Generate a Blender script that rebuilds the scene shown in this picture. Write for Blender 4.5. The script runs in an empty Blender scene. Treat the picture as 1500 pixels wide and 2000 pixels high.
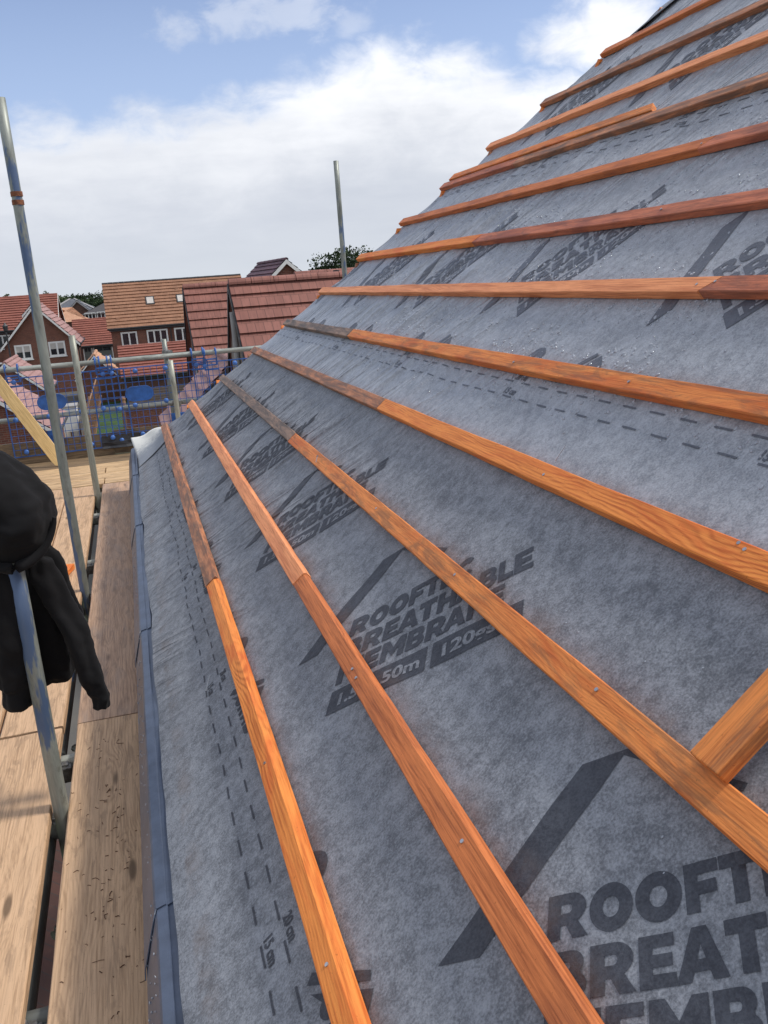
import bpy, bmesh, math, random
import numpy as np
from mathutils import Matrix, Vector
random.seed(7)
R = math.radians
SC = bpy.context.scene
COL = SC.collection

# ---------------------------------------------------------------- camera
CAM_F, YAW, PITCH, ROLL = 1683.3, 0.26755, 0.26818, -0.07024      # focal length in px of a 1500x2000 frame
_f = Vector((math.sin(YAW)*math.cos(PITCH), math.cos(YAW)*math.cos(PITCH), -math.sin(PITCH)))
_r = Vector((math.cos(YAW), -math.sin(YAW), 0)); _u = _r.cross(_f)
RT = _r*math.cos(ROLL) + _u*math.sin(ROLL); UP = -_r*math.sin(ROLL) + _u*math.cos(ROLL)
cam = bpy.data.cameras.new('camera'); co = bpy.data.objects.new('camera', cam); COL.objects.link(co)
co.matrix_world = Matrix((( RT.x, UP.x, -_f.x, 0), (RT.y, UP.y, -_f.y, 0), (RT.z, UP.z, -_f.z, 0), (0, 0, 0, 1)))
cam.sensor_fit = 'VERTICAL'; cam.sensor_height = 24; cam.lens = 24*CAM_F/2000
cam.clip_start = 0.05; cam.clip_end = 3000
SC.camera = co
def at(px, py, Y):
    """world point of a sight line at distance Y (used to survey the houses at their own distances)"""
    d = RT*(px-750) - UP*(py-1000) + _f*CAM_F
    return d*(Y/d.y)

# ---------------------------------------------------------------- light
SUN_EL, SUN_AZ = R(52), R(98)          # azimuth measured from +Y towards +X
sdir = Vector((math.sin(SUN_AZ)*math.cos(SUN_EL), math.cos(SUN_AZ)*math.cos(SUN_EL), math.sin(SUN_EL)))
sl = bpy.data.lights.new('sun', 'SUN'); sl.energy = 2.9; sl.angle = R(9); sl.color = (1, .95, .88)
so = bpy.data.objects.new('sun', sl); COL.objects.link(so)
so.rotation_euler = (-sdir).to_track_quat('-Z', 'Y').to_euler()
SC.view_settings.view_transform = 'Standard'; SC.view_settings.look = 'None'
SC.view_settings.exposure = 0.0; SC.view_settings.gamma = 1

class NT:
    def __init__(s, tree): s.t = tree; s.n = tree.nodes; s.l = tree.links
    def node(s, typ, **kw):
        n = s.n.new(typ)
        for k, v in kw.items():
            if k == 'ins':
                for kk, vv in v.items(): s.put(n.inputs[kk], vv)
            else: setattr(n, k, v)
        return n
    def put(s, sock, v):
        if isinstance(v, bpy.types.NodeSocket): s.l.new(v, sock)
        elif isinstance(v, bpy.types.Node): s.l.new(v.outputs[0], sock)
        else:
            if isinstance(v, tuple) and len(v) == 3 and sock.type == 'RGBA': v = v + (1,)
            sock.default_value = v
    def math(s, op, a, b=0.0, c=None, clamp=False):
        n = s.node('ShaderNodeMath', operation=op, use_clamp=clamp)
        s.put(n.inputs[0], a); s.put(n.inputs[1], b)
        if c is not None: s.put(n.inputs[2], c)
        return n.outputs[0]
    def mix(s, f, a, b, mode='MIX'):
        n = s.node('ShaderNodeMix', data_type='RGBA', blend_type=mode)
        s.put(n.inputs[0], f); s.put(n.inputs[6], a); s.put(n.inputs[7], b)
        return n.outputs[2]
    def maprange(s, v, a, b, c=0.0, d=1.0, smooth=True):
        n = s.node('ShaderNodeMapRange', interpolation_type='SMOOTHSTEP' if smooth else 'LINEAR')
        for i, x in enumerate((v, a, b, c, d)): s.put(n.inputs[i], x)
        return n.outputs[0]
    def noise(s, vec, scale, detail=3.0, rough=.55, dist=0.0):
        n = s.node('ShaderNodeTexNoise'); s.put(n.inputs['Vector'], vec)
        n.inputs['Scale'].default_value = scale; n.inputs['Detail'].default_value = detail
        n.inputs['Roughness'].default_value = rough; n.inputs['Distortion'].default_value = dist
        return n.outputs[0]
    def mapping(s, vec, scale=(1, 1, 1), loc=(0, 0, 0)):
        n = s.node('ShaderNodeMapping'); s.put(n.inputs[0], vec); s.put(n.inputs['Location'], loc); s.put(n.inputs['Scale'], scale)
        return n.outputs[0]

W = bpy.data.worlds.new('World'); SC.world = W; W.use_nodes = True
w = NT(W.node_tree); w.n.clear()
sky = w.node('ShaderNodeTexSky', sky_type='NISHITA', sun_disc=False, sun_elevation=SUN_EL, sun_rotation=SUN_AZ)
sky.air_density = 1.0; sky.dust_density = 0.6; sky.ozone_density = 1.5
gen = w.node('ShaderNodeTexCoord').outputs['Generated']
sep = w.node('ShaderNodeSeparateXYZ'); w.put(sep.inputs[0], gen)
az = w.math('MULTIPLY', w.math('ARCTAN2', sep.outputs[0], sep.outputs[1]), 57.2958)
el = w.math('MULTIPLY', w.math('ARCSINE', sep.outputs[2]), 57.2958)
comb = w.node('ShaderNodeCombineXYZ'); w.put(comb.inputs[0], w.math('MULTIPLY', az, .6)); w.put(comb.inputs[1], el)
cv = comb.outputs[0]
n1 = w.noise(cv, .55, 7, .58, .3); n2 = w.noise(cv, .16, 4, .5); n3 = w.noise(w.mapping(cv, (.35, 1.2, 1)), .5, 5, .55)
fc = w.node('ShaderNodeFloatCurve'); cu = fc.mapping.curves[0]
pts = [(-15, 9.4), (-5.4, 9.6), (1.8, 10.0), (7.8, 10.4), (12.6, 11.8), (17.6, 12.9), (21.8, 12.0), (27.8, 10.5), (34, 11.5), (45, 12)]
norm = lambda a, b: ((a+20)/70, b/20)
cu.points[0].location = norm(-20, 9.4); cu.points[1].location = norm(50, 12)
for a, b in pts: cu.points.new(*norm(a, b))
fc.mapping.update()
w.put(fc.inputs['Value'], w.math('MULTIPLY', w.math('ADD', az, 20), 1/70, clamp=True))
bound = w.math('MULTIPLY', fc.outputs[0], 20)
dd = w.math('ADD', w.math('SUBTRACT', bound, el), w.math('MULTIPLY', w.math('SUBTRACT', n1, .5), 5.0))
bank = w.maprange(dd, -1.3, 1.9)
def blob(a, e, ra, re, amp, k):
    x = w.math('DIVIDE', w.math('SUBTRACT', az, a), ra); y = w.math('DIVIDE', w.math('SUBTRACT', el, e), re)
    d = w.math('SQRT', w.math('ADD', w.math('MULTIPLY', x, x), w.math('MULTIPLY', y, y)))
    d = w.math('ADD', d, w.math('MULTIPLY', w.math('SUBTRACT', n1, .5), k))
    return w.maprange(d, 1.1, .25, 0, amp)
b = w.math('MAXIMUM', bank, blob(10.2, 14.7, 6.0, 1.3, .38, 3.2))
b = w.math('MAXIMUM', b, blob(15.4, 14.2, 1.4, .8, .28, 2.2))
b = w.math('MAXIMUM', b, blob(30.2, 12.6, 4.4, 2.4, 1.0, 1.4))
high = w.math('MULTIPLY', w.maprange(n2, .42, .6), w.maprange(el, 17, 24))
side = w.math('MULTIPLY', w.maprange(w.math('ABSOLUTE', w.math('SUBTRACT', az, 15)), 30, 50), w.maprange(n2, .38, .55))
b = w.math('MAXIMUM', w.math('MAXIMUM', b, high), side)
bright = w.maprange(w.math('ADD', dd, w.math('MULTIPLY', w.math('SUBTRACT', n2, .5), 4)), 8.0, 0.3)
azb = w.maprange(az, 0, 20, .5, 1.0)
bright = w.math('MULTIPLY', bright, azb)
bright = w.math('MAXIMUM', bright, w.math('MULTIPLY', w.maprange(az, 22, 30), w.maprange(el, 8, 12)))
cloud = w.mix(bright, (.67, .71, .79), (1.10, 1.11, 1.14))
cloud = w.mix(w.maprange(n3, .35, .7, 0, .22), cloud, (.50, .545, .65))
cloud = w.mix(w.maprange(el, 4.5, -1, 0, .55), cloud, (.70, .75, .80))
skyc = w.node('ShaderNodeVectorMath', operation='MULTIPLY'); w.put(skyc.inputs[0], sky.outputs[0]); skyc.inputs[1].default_value = (.112, .108, .125)
hz = w.mix(w.maprange(el, 26, 8, 0, .45), skyc.outputs[0], (.62, .78, 1.08))
col = w.mix(b, hz, cloud)
bg = w.node('ShaderNodeBackground'); w.put(bg.inputs[0], col); bg.inputs[1].default_value = 1.0
# the Nishita colours above are already scaled to strength 0.1
w.put(w.node('ShaderNodeOutputWorld').inputs[0], bg)

# ---------------------------------------------------------------- helpers
def tag(o, label=None, cat=None, group=None, kind=None):
    if label: o['label'] = label
    if cat: o['category'] = cat
    if group: o['group'] = group
    if kind: o['kind'] = kind
    return o
def empty(name, loc=(0, 0, 0), rz=0.0):
    o = bpy.data.objects.new(name, None); COL.objects.link(o)
    o.empty_display_size = .1; o.matrix_world = Matrix.Translation(loc) @ Matrix.Rotation(rz, 4, 'Z')
    return o
def relink(o, parent):
    M = o.matrix_basis.copy(); P = parent
    PM = Matrix.Identity(4)
    while P: PM = P.matrix_basis @ PM; P = P.parent
    o.parent = parent; o.matrix_basis = PM.inverted() @ M
class MB:
    def __init__(s): s.v = []; s.f = []; s.sm = []
    def add(s, vs, fs, smooth=False):
        b = len(s.v); s.v += [tuple(v) for v in vs]; s.f += [tuple(i+b for i in f) for f in fs]; s.sm += [smooth]*len(fs)
    def box(s, a, b, M=None):
        x0, y0, z0 = a; x1, y1, z1 = b
        vs = [Vector(p) for p in ((x0,y0,z0),(x1,y0,z0),(x1,y1,z0),(x0,y1,z0),(x0,y0,z1),(x1,y0,z1),(x1,y1,z1),(x0,y1,z1))]
        if M is not None: vs = [M @ v for v in vs]
        s.add(vs, [(0,3,2,1),(4,5,6,7),(0,1,5,4),(1,2,6,5),(2,3,7,6),(3,0,4,7)])
    def bar(s, p, q, wd, th, up=(0, 0, 1)):
        p, q = Vector(p), Vector(q); d = (q-p); L = d.length; d.normalize(); up = Vector(up)
        x = d.cross(up)
        if x.length < 1e-4: x = d.cross(Vector((1, 0, 0)))
        x.normalize(); z = x.cross(d)
        M = Matrix(((x.x, d.x, z.x, p.x), (x.y, d.y, z.y, p.y), (x.z, d.z, z.z, p.z), (0, 0, 0, 1)))
        s.box((-wd/2, 0, -th/2), (wd/2, L, th/2), M)
    def tube(s, pts, r, n=12, cap=True, smooth=True, r2=None):
        pts = [Vector(p) for p in pts]; rings = []
        t0 = (pts[1]-pts[0]).normalized(); ref = Vector((0, 0, 1)) if abs(t0.z) < .9 else Vector((1, 0, 0))
        for i, p in enumerate(pts):
            t = (pts[min(i+1, len(pts)-1)] - pts[max(i-1, 0)]).normalized()
            a = t.cross(ref).normalized(); c = a.cross(t)
            rr = r if r2 is None else r + (r2-r)*i/(len(pts)-1)
            if isinstance(r, (list, tuple)): rr = r[i]
            rings.append([p + (a*math.cos(2*math.pi*k/n) + c*math.sin(2*math.pi*k/n))*rr for k in range(n)])
        vs = [v for rg in rings for v in rg]; fs = []
        for i in range(len(pts)-1):
            for k in range(n): fs.append((i*n+k, i*n+(k+1) % n, (i+1)*n+(k+1) % n, (i+1)*n+k))
        s.add(vs, fs, smooth)
        if cap:
            s.add(rings[0], [tuple(range(n))]); s.add(rings[-1], [tuple(reversed(range(n)))])
    def pipe(s, p, q, r, wall=.004, n=20):
        """open scaffold tube with visible wall at both ends"""
        p, q = Vector(p), Vector(q); t = (q-p).normalized(); ref = Vector((0, 0, 1)) if abs(t.z) < .9 else Vector((1, 0, 0))
        a = t.cross(ref).normalized(); c = a.cross(t); L = (q-p).length; m = max(2, int(L/.25)); R_ = []
        prof = [(q, r-wall-.001, -.12), (q, r-wall, 0)] ; seq = []
        seq.append((p + t*.12, r-wall)); seq.append((p, r-wall)); seq.append((p, r))
        for i in range(1, m): seq.append((p + (q-p)*i/m, r))
        seq.append((q, r)); seq.append((q, r-wall)); seq.append((q - t*.12, r-wall))
        vs = []
        for pt, rr in seq: vs += [pt + (a*math.cos(2*math.pi*k/n) + c*math.sin(2*math.pi*k/n))*rr for k in range(n)]
        fs = []
        for i in range(len(seq)-1):
            for k in range(n): fs.append((i*n+k, i*n+(k+1) % n, (i+1)*n+(k+1) % n, (i+1)*n+k))
        s.add(vs, fs, True)
        e = len(seq)-1
        s.add(vs[:n], [tuple(range(n))]); s.add(vs[e*n:], [tuple(reversed(range(n)))])
    def sphere(s, c, r, nu=10, nv=6, M=None, smooth=True):
        rx, ry, rz = (r, r, r) if not isinstance(r, (list, tuple)) else r
        vs = []; fs = []
        for j in range(nv+1):
            ph = math.pi*j/nv
            for i in range(nu):
                a = 2*math.pi*i/nu
                v = Vector((math.sin(ph)*math.cos(a)*rx, math.sin(ph)*math.sin(a)*ry, math.cos(ph)*rz))
                if M is not None: v = M @ v
                vs.append(Vector(c)+v)
        for j in range(nv):
            for i in range(nu): fs.append((j*nu+i, (j+1)*nu+i, (j+1)*nu+(i+1) % nu, j*nu+(i+1) % nu))
        s.add(vs, fs, smooth)
    def build(s, name, mat, parent=None, M=None, bevel=0.0, clean=False):
        me = bpy.data.meshes.new(name); me.from_pydata(s.v, [], s.f)
        me.polygons.foreach_set('use_smooth', s.sm); me.materials.append(mat)
        if bevel or clean:
            bm = bmesh.new(); bm.from_mesh(me)
            bmesh.ops.remove_doubles(bm, verts=bm.verts, dist=1e-5)
            if bevel:
                ed = [e for e in bm.edges if len(e.link_faces) == 2 and e.calc_face_angle(0) > .6]
                bmesh.ops.bevel(bm, geom=ed, offset=bevel, segments=2, affect='EDGES', profile=.6)
            bmesh.ops.recalc_face_normals(bm, faces=bm.faces)
            bm.to_mesh(me); bm.free()
        me.update()
        o = bpy.data.objects.new(name, me); COL.objects.link(o)
        if M is not None: o.matrix_basis = M
        if parent is not None: relink(o, parent)
        return o
def copy_tree(o, parent=None):
    c = o.copy(); COL.objects.link(c); c.parent = parent
    for ch in [x for x in bpy.data.objects if x.parent == o]: copy_tree(ch, c)
    return c
def frame(o, x, y, z):
    return Matrix(((x[0], y[0], z[0], o[0]), (x[1], y[1], z[1], o[1]), (x[2], y[2], z[2], o[2]), (0, 0, 0, 1)))

# ---------------------------------------------------------------- materials
def newmat(name):
    m = bpy.data.materials.new(name); m.use_nodes = True; t = NT(m.node_tree); t.n.clear()
    p = t.node('ShaderNodeBsdfPrincipled'); t.put(t.node('ShaderNodeOutputMaterial').inputs[0], p)
    return m, t, p
def bump(t, p, h, strength, dist=.01):
    b_ = t.node('ShaderNodeBump'); b_.inputs['Strength'].default_value = strength; b_.inputs['Distance'].default_value = dist
    t.put(b_.inputs['Height'], h); t.put(p.inputs['Normal'], b_)
def objco(t, rnd=True):
    c = t.node('ShaderNodeTexCoord').outputs['Object']
    if not rnd: return c
    r = t.node('ShaderNodeObjectInfo').outputs['Random']; v = t.node('ShaderNodeVectorMath', operation='ADD')
    t.put(v.inputs[0], c); k = t.node('ShaderNodeCombineXYZ')
    for i, f in enumerate((37.0, 3.1, 5.7)): t.put(k.inputs[i], t.math('MULTIPLY', r, f))
    t.put(v.inputs[1], k); return v.outputs[0]
def plain(name, c, rough=.6, metal=0.0, var=.15, scale=8, bmp=.0, spec=.5):
    m, t, p = newmat(name); v = objco(t)
    n = t.noise(v, scale, 5, .6)
    t.put(p.inputs['Base Color'], t.mix(t.maprange(n, .3, .7), tuple(x*(1-var) for x in c), tuple(min(1, x*(1+var)) for x in c)))
    p.inputs['Roughness'].default_value = rough; p.inputs['Metallic'].default_value = metal
    p.inputs['Specular IOR Level'].default_value = spec
    if bmp: bump(t, p, t.noise(v, scale*4, 4, .6), bmp)
    return m
def membrane_mat(name, lo, hi, rough=.62, spec=.42):
    m, t, p = newmat(name); v = objco(t, False)
    n_big = t.noise(v, 7, 3, .6); n_mid = t.noise(v, 42, 4, .65, .3); n_f = t.noise(v, 230, 3, .7)
    k = t.math('ADD', t.math('MULTIPLY', n_big, .20), t.math('ADD', t.math('MULTIPLY', n_mid, .34), t.math('MULTIPLY', n_f, .46)))
    base = t.mix(t.maprange(k, .36, .64), lo, hi)
    sp_ = t.node('ShaderNodeSeparateXYZ'); t.put(sp_.inputs[0], v); U_, Y_ = sp_.outputs[0], sp_.outputs[1]
    # tannin and sawdust washed off the battens on to the sheet just above each one
    fr = t.math('FRACT', t.math('MULTIPLY', t.math('ADD', U_, .5401), 1/.28382))
    st = t.math('MULTIPLY', t.math('MULTIPLY', t.maprange(fr, .12, .17), t.maprange(fr, .36, .19)), t.maprange(t.noise(v, 9, 5, .7), .40, .66))
    base = t.mix(t.math('MULTIPLY', st, .34), base, (.125, .075, .045))
    t.put(p.inputs['Base Color'], base)
    pp = t.math('ADD', t.math('MULTIPLY', U_, .56), t.math('MULTIPLY', Y_, .83)); qq = t.math('SUBTRACT', t.math('MULTIPLY', U_, .83), t.math('MULTIPLY', Y_, .56))
    cb = t.node('ShaderNodeCombineXYZ'); t.put(cb.inputs[0], t.math('MULTIPLY', pp, 10.5)); t.put(cb.inputs[1], t.math('MULTIPLY', qq, 1.3))
    f1 = t.noise(cb.outputs[0], 1.0, 2, .5, .35); ridge = t.math('POWER', t.math('SUBTRACT', 1, t.math('ABSOLUTE', t.math('MULTIPLY', t.math('SUBTRACT', f1, .5), 5)), clamp=True), 2.5)
    wide = t.noise(t.mapping(cb.outputs[0], (.35, .6, 1)), 1.0, 2, .5)
    farm = t.math('MAXIMUM', t.maprange(Y_, 1.7, 3.4), t.maprange(U_, 1.0, 1.7))
    farm = t.math('MULTIPLY', farm, t.maprange(wide, .38, .6, .25, 1.0))
    fold = t.math('ADD', t.math('MULTIPLY', ridge, .55), t.math('MULTIPLY', f1, 1.2))
    p.inputs['Roughness'].default_value = rough; p.inputs['Specular IOR Level'].default_value = spec
    h = t.math('ADD', t.math('MULTIPLY', t.noise(v, 60, 5, .65, .4), 1.0), t.math('MULTIPLY', n_f, .25))
    b1 = t.node('ShaderNodeBump'); b1.inputs['Distance'].default_value = .024; t.put(b1.inputs['Strength'], t.math('MULTIPLY', farm, .85)); t.put(b1.inputs['Height'], fold)
    b2 = t.node('ShaderNodeBump'); b2.inputs['Strength'].default_value = .30; b2.inputs['Distance'].default_value = .006; t.put(b2.inputs['Height'], h); t.put(b2.inputs['Normal'], b1)
    t.put(p.inputs['Normal'], b2)
    return m
def wood_mat(name, light, dark, stain, stain_amt=.3, weather=(.05, .04, .035), w_amt=0.0, ring=1.0, knots=.5, rough=.6, lw=.07, freq=1.0):
    m, t, p = newmat(name); v = objco(t)
    g = t.noise(t.mapping(v, (3.0, 55, 55)), 1.0, 6, .62, .5)
    wob = t.noise(t.mapping(v, (2.2, 7, 7)), 1.0, 3, .5)
    sp = t.node('ShaderNodeSeparateXYZ'); t.put(sp.inputs[0], v)
    rr = t.math('MULTIPLY', t.math('ADD', t.math('MULTIPLY', wob, .085), t.math('ADD', sp.outputs[1], t.math('MULTIPLY', sp.outputs[2], .6))), 1050*ring*freq)
    # growth rings crowd round knots: add radial term from a stretched voronoi
    vor = t.node('ShaderNodeTexVoronoi'); t.put(vor.inputs['Vector'], t.mapping(v, (1.7, 8, 8))); vor.inputs['Scale'].default_value = 1.0
    kd = vor.outputs['Distance']
    rr = t.math('ADD', rr, t.math('MULTIPLY', t.maprange(kd, .45, 0), 22.0))
    lines = t.math('POWER', t.math('MULTIPLY', t.math('ADD', t.math('SINE', rr), 1), .5), 1.6)
    streak = t.noise(t.mapping(v, (7.0, 240, 240)), 1.0, 4, .7, .3)
    lmod = t.maprange(t.noise(t.mapping(v, (1.6, 9, 9)), 1.0, 2, .5), .35, .65, .35, 1.0)
    grain = t.math('ADD', t.math('MULTIPLY', t.math('MULTIPLY', lines, lmod), lw*1.5), t.math('ADD', t.math('MULTIPLY', g, .75), t.math('MULTIPLY', t.math('SUBTRACT', streak, .5), 1.0)))
    c = t.mix(t.maprange(grain, .22, .66+lw), tuple(x*1.12 for x in light), tuple(x*.80 for x in dark))
    blot = t.noise(t.mapping(v, (3.0, 14, 14)), 1.0, 5, .6, 1.0)
    c = t.mix(t.math('MULTIPLY', t.maprange(blot, .45, .68), stain_amt), c, stain)
    knot = t.maprange(kd, .115, .05)
    c = t.mix(t.math('MULTIPLY', knot, knots), c, tuple(x*.28 for x in dark))
    if w_amt > 0:
        wn = t.noise(t.mapping(v, (5.0, 30, 30)), 1.0, 6, .7, .8)
        c = t.mix(t.math('MULTIPLY', t.maprange(wn, .52-.28*w_amt, .62), min(1, w_amt+.25)), c, weather)
    speck = t.noise(v, 160, 3, .6)
    c = t.mix(t.maprange(speck, .66, .72, 0, .45), c, tuple(x*.35 for x in dark))
    t.put(p.inputs['Base Color'], c); p.inputs['Roughness'].default_value = rough
    p.inputs['Specular IOR Level'].default_value = .35
    bump(t, p, t.math('ADD', grain, t.math('MULTIPLY', t.noise(v, 90, 4, .7), .5)), .35, .002)
    return m
def brick_mat(name, c1, c2, mortar, bw=.225, bh=.075, ms=.01):
    m, t, p = newmat(name); v = objco(t, False)
    sp = t.node('ShaderNodeSeparateXYZ'); t.put(sp.inputs[0], v)
    cb = t.node('ShaderNodeCombineXYZ'); t.put(cb.inputs[0], t.math('ADD', sp.outputs[0], sp.outputs[1])); t.put(cb.inputs[1], sp.outputs[2])
    bt = t.node('ShaderNodeTexBrick'); t.put(bt.inputs['Vector'], cb)
    for k, val in (('Scale', 1), ('Mortar Size', ms), ('Mortar Smooth', .3), ('Brick Width', bw), ('Row Height', bh), ('Bias', 0)): bt.inputs[k].default_value = val
    t.put(bt.inputs['Color1'], c1); t.put(bt.inputs['Color2'], c2); t.put(bt.inputs['Mortar'], mortar)
    n = t.noise(v, .8, 5, .6); n2_ = t.noise(v, 6, 3, .6)
    c = t.mix(t.maprange(n, .35, .7, 0, .35), bt.outputs[0], tuple(x*.7 for x in c2)); c = t.mix(t.maprange(n2_, .5, .7, 0, .3), c, tuple(x*1.3 for x in c1))
    t.put(p.inputs['Base Color'], c); p.inputs['Roughness'].default_value = .85
    bump(t, p, bt.outputs[1], -.3, .005)
    return m
def tile_mat(name, c1, c2, tw, th, joint, ms=.008):
    m, t, p = newmat(name); v = objco(t, False)
    bt = t.node('ShaderNodeTexBrick'); t.put(bt.inputs['Vector'], v)
    for k, val in (('Scale', 1), ('Mortar Size', ms), ('Mortar Smooth', .2), ('Brick Width', tw), ('Row Height', th), ('Bias', 0)): bt.inputs[k].default_value = val
    t.put(bt.inputs['Color1'], c1); t.put(bt.inputs['Color2'], c2); t.put(bt.inputs['Mortar'], joint)
    st = t.noise(t.mapping(v, (9, 1.0, 1)), 1.6, 5, .6); n = t.noise(v, .7, 4, .6); sp_ = t.noise(v, 40, 3, .7)
    c = t.mix(t.maprange(st, .4, .7, 0, .45), bt.outputs[0], tuple(x*.66 for x in c1))
    c = t.mix(t.maprange(n, .4, .7, 0, .3), c, tuple(min(1, x*1.35) for x in c2))
    c = t.mix(t.maprange(sp_, .5, .75, 0, .25), c, tuple(x*.6 for x in c1))
    t.put(p.inputs['Base Color'], c); p.inputs['Roughness'].default_value = .72
    bump(t, p, t.noise(v, 60, 3, .6), .25, .004)
    return m
def tube_mat(name, blue_amt, base=(.27, .28, .25)):
    m, t, p = newmat(name); v = objco(t)
    n = t.noise(t.mapping(v, (14, 14, 3)), 1.0, 6, .68, .6); n2_ = t.noise(t.mapping(v, (6, 6, 1.2)), 1.3, 5, .65)
    dirt = t.noise(t.mapping(v, (40, 40, 12)), 1.0, 5, .7)
    c = t.mix(t.maprange(n, .3, .7), tuple(x*.62 for x in base), tuple(x*1.25 for x in base))
    c = t.mix(t.maprange(dirt, .56, .68, 0, .5), c, (.11, .105, .085))
    c = t.mix(t.math('MULTIPLY', t.maprange(n2_, .66-blue_amt*.15, .69-blue_amt*.14), .85), c, (.07, .125, .25))
    t.put(p.inputs['Base Color'], c); p.inputs['Roughness'].default_value = .5; p.inputs['Metallic'].default_value = .35
    bump(t, p, dirt, .25, .002)
    return m
def leaf_mat(name, c1, c2):
    m, t, p = newmat(name); v = t.node('ShaderNodeTexCoord').outputs['Object']
    n = t.noise(v, .5, 3, .6); n2_ = t.noise(v, 4, 3, .6)
    c = t.mix(t.maprange(n, .35, .65), c1, c2); c = t.mix(t.maprange(n2_, .4, .7, 0, .5), c, tuple(x*.6 for x in c1))
    t.put(p.inputs['Base Color'], c); p.inputs['Roughness'].default_value = .7; p.inputs['Specular IOR Level'].default_value = .2
    return m

M = {}
M['membrane'] = membrane_mat('membrane_fabric', (.108, .117, .134), (.310, .330, .364))
M['membrane_wet'] = membrane_mat('membrane_wet_fabric', (.170, .184, .206), (.395, .420, .458), .40, .80)
M['print'] = membrane_mat('membrane_print', (.030, .034, .046), (.075, .083, .102))
M['print_wet'] = membrane_mat('membrane_wet_print', (.050, .058, .076), (.098, .110, .136), .42, .7)
M['white_felt'] = membrane_mat('membrane_white_side', (.50, .50, .47), (.72, .72, .69))
M['bat_orange'] = wood_mat('batten_orange', (.78, .265, .055), (.58, .135, .022), (.64, .105, .018), .65, ring=.8, lw=.20)
M['bat_tan'] = wood_mat('batten_tan', (.74, .255, .062), (.53, .135, .028), (.56, .11, .02), .65, (.11, .08, .05), .22, ring=1.3)
M['bat_salmon'] = wood_mat('batten_salmon', (.80, .32, .135), (.62, .19, .065), (.48, .12, .05), .3, ring=.7, knots=.25)
M['bat_brown'] = wood_mat('batten_red_brown', (.60, .185, .055), (.38, .095, .026), (.17, .045, .025), .45, ring=1.1)
M['bat_dark'] = wood_mat('batten_weathered', (.56, .235, .11), (.37, .13, .06), (.15, .07, .045), .6, (.12, .085, .065), .5, ring=1.2)
M['bat_black'] = wood_mat('batten_blackened', (.36, .23, .16), (.22, .135, .095), (.12, .085, .065), .6, (.095, .075, .062), .7, ring=1.3)
M['bat_red'] = wood_mat('batten_red', (.56, .18, .09), (.40, .11, .05), (.20, .055, .04), .6, (.12, .06, .045), .2, ring=.9)
M['board'] = wood_mat('scaffold_board', (.56, .37, .225), (.42, .26, .145), (.48, .32, .20), .4, (.13, .085, .055), .08, ring=.55, knots=.85, rough=.7, lw=.11)
M['board_grey'] = wood_mat('scaffold_board_grey', (.48, .31, .20), (.35, .21, .13), (.33, .25, .20), .5, (.12, .08, .06), .10, ring=.5, knots=.7, rough=.6, lw=.10)
M['board_far'] = wood_mat('scaffold_board_far', (.62, .43, .24), (.47, .30, .15), (.22, .12, .06), .5, (.10, .07, .05), .12, ring=.4)
M['board_brown'] = wood_mat('scaffold_board_brown', (.27, .19, .11), (.17, .115, .065), (.12, .08, .05), .5, (.07, .055, .04), .2, ring=.4)
M['plank'] = wood_mat('fresh_plank', (.74, .52, .23), (.60, .38, .14), (.62, .40, .15), .3, ring=.6, knots=.6)
M['rafter'] = wood_mat('old_timber', (.30, .20, .12), (.18, .12, .07), (.12, .08, .05), .4)
M['tray'] = plain('eaves_tray_plastic', (.068, .088, .132), .38, var=.16, scale=14, bmp=.06, spec=.45)
M['tray_side'] = plain('eaves_tray_face', (.045, .05, .075), .45, var=.2, scale=20, bmp=.08)
M['tube'] = tube_mat('scaffold_tube', .45, (.36, .38, .34)); M['tube_blue'] = tube_mat('scaffold_tube_blue', .82, (.27, .29, .26)); M['tube_plain'] = tube_mat('scaffold_tube_plain', .1, (.36, .37, .31))
M['tube_dark'] = tube_mat('scaffold_tube_dark', .15, (.12, .13, .12))
M['steel'] = plain('coupler_steel', (.22, .22, .21), .42, .7, .35, 30, .3)
M['bright'] = plain('bright_steel', (.55, .55, .56), .3, .9, .2, 30)
M['tape'] = plain('rusty_tape', (.22, .08, .035), .8, 0, .4, 60, .4)
M['blue'] = plain('guard_plastic', (.028, .115, .38), .38, 0, .25, 12, .1)
M['blue_pale'] = plain('guard_worn_plastic', (.06, .17, .50), .45, 0, .3, 20, .1)
M['rubber'] = plain('black_rubber', (.018, .019, .024), .45, 0, .3, 20, .2)
M['nail'] = plain('nail_steel', (.45, .47, .50), .3, .85, .15, 50)
M['brick'] = brick_mat('red_brick', (.215, .070, .042), (.135, .045, .030), (.22, .16, .12))
M['brick_dark'] = brick_mat('brown_brick', (.13, .055, .036), (.075, .034, .025), (.13, .10, .08))
M['brick_near'] = brick_mat('orange_brick', (.26, .085, .045), (.17, .055, .032), (.25, .19, .15))
M['white'] = plain('white_paint', (.74, .74, .71), .5, 0, .05, 3)
M['dark_trim'] = plain('dark_trim', (.03, .032, .036), .5, 0, .2, 6)
M['grey_trim'] = plain('grey_render', (.34, .33, .32), .7, 0, .1, 4)
M['taupe'] = plain('taupe_board', (.20, .165, .14), .75, 0, .15, 4)
M['glass'] = plain('window_glass', (.022, .028, .036), .08, 0, .4, 2, spec=.9)
M['blind'] = plain('cream_blind', (.50, .47, .43), .8, 0, .08, 6)
M['garage_door'] = plain('grey_garage_door', (.13, .15, .14), .5, 0, .1, 3)
M['t_red'] = tile_mat('roof_tile_red', (.225, .075, .052), (.28, .095, .066), .33, .32, (.10, .03, .022))
M['t_near'] = tile_mat('roof_tile_terracotta', (.205, .080, .060), (.28, .115, .088), .165, .32, (.12, .048, .038), .008)
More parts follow.
